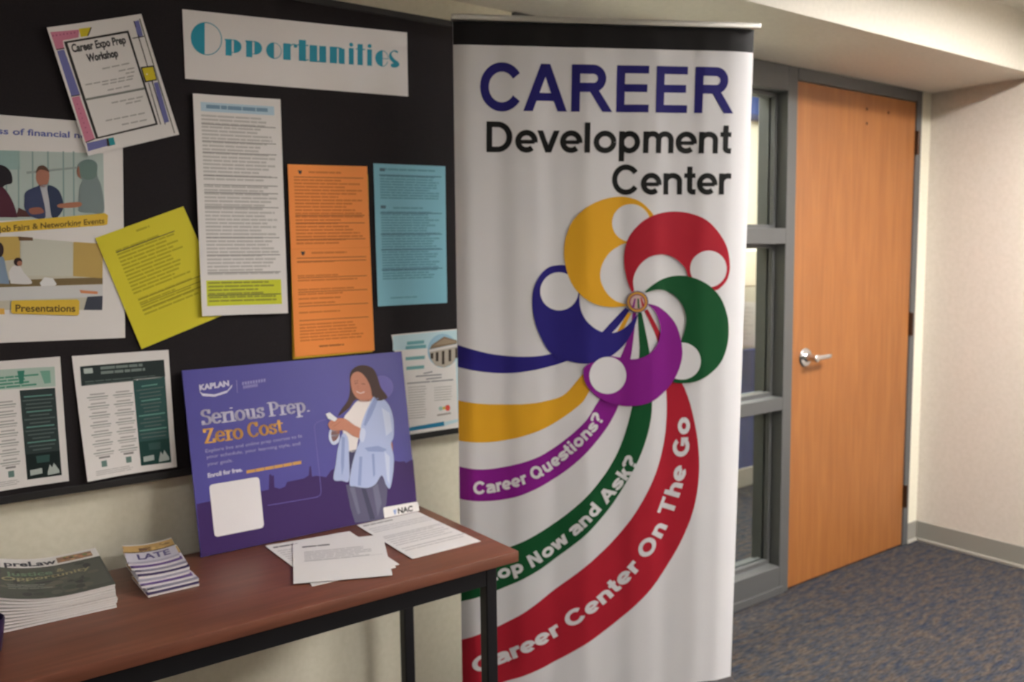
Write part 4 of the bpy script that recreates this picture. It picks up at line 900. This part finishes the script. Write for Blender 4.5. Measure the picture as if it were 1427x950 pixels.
def ribbon(up, lo, m):
    a = catmull(up, 8); b = catmull(lo, 8); n = 60
    def res(P):
        P = [Vector(p) for p in P]; c = [0]
        for x, y in zip(P, P[1:]): c.append(c[-1] + (y - x).length)
        out = []; j = 0
        for i in range(n + 1):
            d = c[-1]*i/n
            while j < len(P) - 2 and c[j + 1] < d: j += 1
            out.append(P[j].lerp(P[j + 1], (d - c[j])/max(1e-9, c[j + 1] - c[j])))
        return out
    A, Bq = res(a), res(b)
    for i in range(n): shape([tuple(A[i]), tuple(A[i + 1]), tuple(Bq[i + 1]), tuple(Bq[i])], m, 1)
z2 = lambda L: [Z2(p) for p in L]; z3 = lambda L: [Z3(p) for p in L]
ribbon(z2([(718, 500), (660, 560), (600, 618), (500, 665), (410, 692), (340, 702), (250, 702), (150, 690), (38, 660), (10, 652)]), z2([(735, 512), (690, 575), (640, 625), (560, 690), (480, 720), (420, 740), (320, 762), (220, 772), (120, 765), (38, 750), (10, 746)]), BLUE)
ribbon(z2([(728, 520), (700, 570), (640, 680), (545, 770)]) + z3([(330, 105), (270, 125), (200, 133), (100, 133), (30, 125), (5, 122)]), z2([(742, 524), (715, 580), (660, 700), (565, 850)]) + z3([(380, 130), (330, 170), (270, 205), (190, 232), (110, 245), (30, 243), (5, 240)]), YELW)
ribbon(z2([(748, 520), (735, 600), (700, 700)]) + z3([(435, 115), (420, 140), (390, 185), (330, 240), (260, 285), (180, 312), (100, 325), (33, 320), (5, 316)]), z2([(762, 522), (752, 610), (738, 712)]) + z3([(495, 120), (480, 160), (450, 210), (400, 270), (340, 325), (270, 370), (190, 405), (110, 418), (35, 415), (5, 410)]), PURP)
ribbon(z2([(768, 522), (772, 610), (774, 700)]) + z3([(533, 120), (515, 200), (490, 270), (450, 340), (390, 410), (320, 470), (250, 515), (190, 545), (100, 578), (5, 600)]), z2([(784, 520), (800, 600), (816, 690)]) + z3([(588, 120), (580, 200), (555, 280), (520, 350), (470, 430), (400, 510), (320, 575), (240, 630), (135, 680), (5, 722)]), GREN)
ribbon(z2([(794, 514), (822, 570), (850, 640)]) + z3([(626, 60), (632, 110), (632, 170), (625, 240), (605, 320), (570, 400), (520, 480), (460, 550), (380, 620), (300, 680), (220, 740), (140, 785), (45, 822), (5, 836)]), z2([(808, 506), (838, 560), (868, 620)]) + z3([(672, 60), (690, 100), (705, 150), (722, 240), (726, 330), (715, 420), (690, 500), (650, 580), (590, 670), (510, 750), (420, 820), (330, 875), (240, 920), (160, 948), (45, 985), (5, 995)]), REDD)
# text on the ribbons
WB = ink(222, 220, 222, .45)
capm = lambda z: z/2.1116/FPX*2.35
s.text_path('Career Questions?', z3([(62, 398), (110, 395), (160, 385), (215, 367), (265, 344), (315, 311), (360, 274), (400, 235), (430, 203), (450, 172)]), capm(40), WB, 2, weight=.235)
s.text_path('Stop Now and Ask?', z3([(72, 672), (130, 652), (180, 636), (235, 614), (290, 579), (345, 536), (400, 487), (450, 434), (490, 388), (520, 348), (550, 298)]), capm(43), WB, 2, weight=.235)
s.text_path('Career Center On The Go', z3([(66, 925), (130, 903), (215, 867), (300, 822), (370, 778), (450, 720), (520, 653), (580, 582), (625, 512), (655, 442), (680, 368), (693, 298), (699, 232), (699, 170)]), capm(52), WB, 2, weight=.235)
# petals
def petal(outer, inner, disc, m, layer):
    shape(z2(catmull(outer, 8) + catmull(inner, 8)), m, layer); shape(z2(circle(*disc, 44)), BWH, layer + .5)
petal([(768, 530), (760, 560), (745, 600), (712, 655), (660, 700), (600, 725), (540, 731), (470, 718), (410, 690), (375, 640), (345, 570), (332, 500), (335, 430), (355, 380), (390, 340), (430, 326), (480, 330), (520, 380), (530, 435)],
      [(526, 450), (528, 490), (538, 525), (560, 560), (600, 592), (640, 605), (680, 602), (720, 580), (750, 548), (766, 528)], (443, 433, 79), BLUE, 3)
petal([(730, 492), (685, 498), (640, 497), (590, 485), (540, 455), (500, 410), (475, 350), (463, 280), (470, 210), (500, 140), (550, 90), (610, 58), (670, 43), (720, 43), (770, 58), (810, 90), (834, 132), (800, 200)],
      [(736, 232), (720, 234), (690, 246), (650, 275), (622, 318), (612, 362), (620, 405), (645, 446), (680, 474), (728, 488)], (740, 150, 78), YELW, 4)
petal([(742, 436), (722, 380), (711, 300), (722, 230), (750, 180), (800, 135), (860, 110), (930, 103), (1000, 115), (1060, 145), (1110, 200), (1140, 260), (1150, 330), (1140, 380), (1112, 415), (1085, 428), (1030, 410)],
      [(985, 385), (975, 368), (962, 335), (930, 302), (890, 283), (855, 280), (815, 291), (780, 318), (757, 354), (748, 390), (752, 432)], (1060, 340, 76), REDD, 5)
petal([(796, 434), (830, 405), (870, 382), (920, 369), (970, 370), (1020, 385), (1070, 415), (1110, 460), (1135, 520), (1145, 580), (1140, 650), (1115, 720), (1070, 770), (1020, 800), (970, 812), (915, 808), (920, 780)],
      [(935, 660), (948, 636), (962, 595), (968, 545), (955, 495), (925, 455), (890, 432), (860, 425), (830, 428), (800, 438)], (950, 721, 77), GREN, 6)
petal([(812, 484), (850, 495), (890, 525), (925, 570), (945, 630), (952, 690), (940, 750), (910, 810), (870, 855), (820, 890), (760, 905), (700, 905), (640, 890), (590, 860), (555, 820), (542, 780), (545, 748), (572, 728), (606, 723)],
      [(660, 700), (690, 706), (738, 713), (785, 706), (826, 680), (852, 640), (861, 590), (852, 545), (835, 512), (808, 488)], (643, 780, 77), PURP, 7)
for r, m, l in ((45, ink(92, 76, 110, .45), 9), (41, ink(214, 160, 66, .45), 9.4), (33, ink(150, 84, 92, .45), 9.8), (28, ink(206, 178, 172, .45), 10.2)): shape(z2(circle(764, 476, r, 32)), m, l)
for p, m in ((((752, 462), (758, 462), (752, 500), (742, 498)), PURP), (((764, 462), (770, 462), (774, 502), (765, 502)), GREN), (((776, 458), (782, 458), (792, 492), (784, 496)), REDD)): shape(z2(p), m, 10.6)
def bripple(a, b):
    f = min(1, max(0, -b/.35))
    d = .0018*math.sin(a/.17*2*PI + .6)*(.5 + .5*f) + .0004*math.sin(a/.067*2*PI + b*1.2)
    if a > BW - .075: d -= .020*((a - BW + .075)/.075)**2
    if a < .05: d -= .008*((.05 - a)/.05)**2
    return d
g = s.build('banner_graphic', bs, disp=bripple, nu=64, nv=6, smooth=60); g['label'] = 'white printed banner film'
# rail, cassette, feet, rear pole
def oriented(bm, origin, ax, ay, az):
    Mx = Matrix(((ax.x, ay.x, az.x, origin.x), (ax.y, ay.y, az.y, origin.y), (ax.z, ay.z, az.z, origin.z), (0, 0, 0, 1))); bmesh.ops.transform(bm, matrix=Mx, verts=bm.verts); return bm
bm = nbox(-.004, BW + .004, -.011, .009, -.016, 0, .003); finish('top_rail', oriented(bm, BA, bu, bn_h, bup), M_RAIL, bs, 40)
base_o = BA - bup*LEN; base_o.z = 0
bm = nbox(-.004, BW + .004, -.045, .075, .016, .144, .012); finish('base_cassette', oriented(bm, base_o, bu, bn_h, Vector((0, 0, 1))), M_DARKGREY, bs, 40)
for a in (.12, BW - .12):
    bm = nbox(a - .02, a + .02, -.16, .17, 0, .0155, .004); finish('foot', oriented(bm, base_o, bu, bn_h, Vector((0, 0, 1))), M_DARKGREY, bs, 40)
bm = bmesh.new(); p0 = base_o + bu*BW/2 + bn_h*.05 + Vector((0, 0, .144)); p1 = BA + bu*BW/2 + bn_h*.018 - Vector((0, 0, .006)); cyl(bm, p0, p1, .008, seg=16); finish('support_pole', bm, M_RAIL, bs, 40)
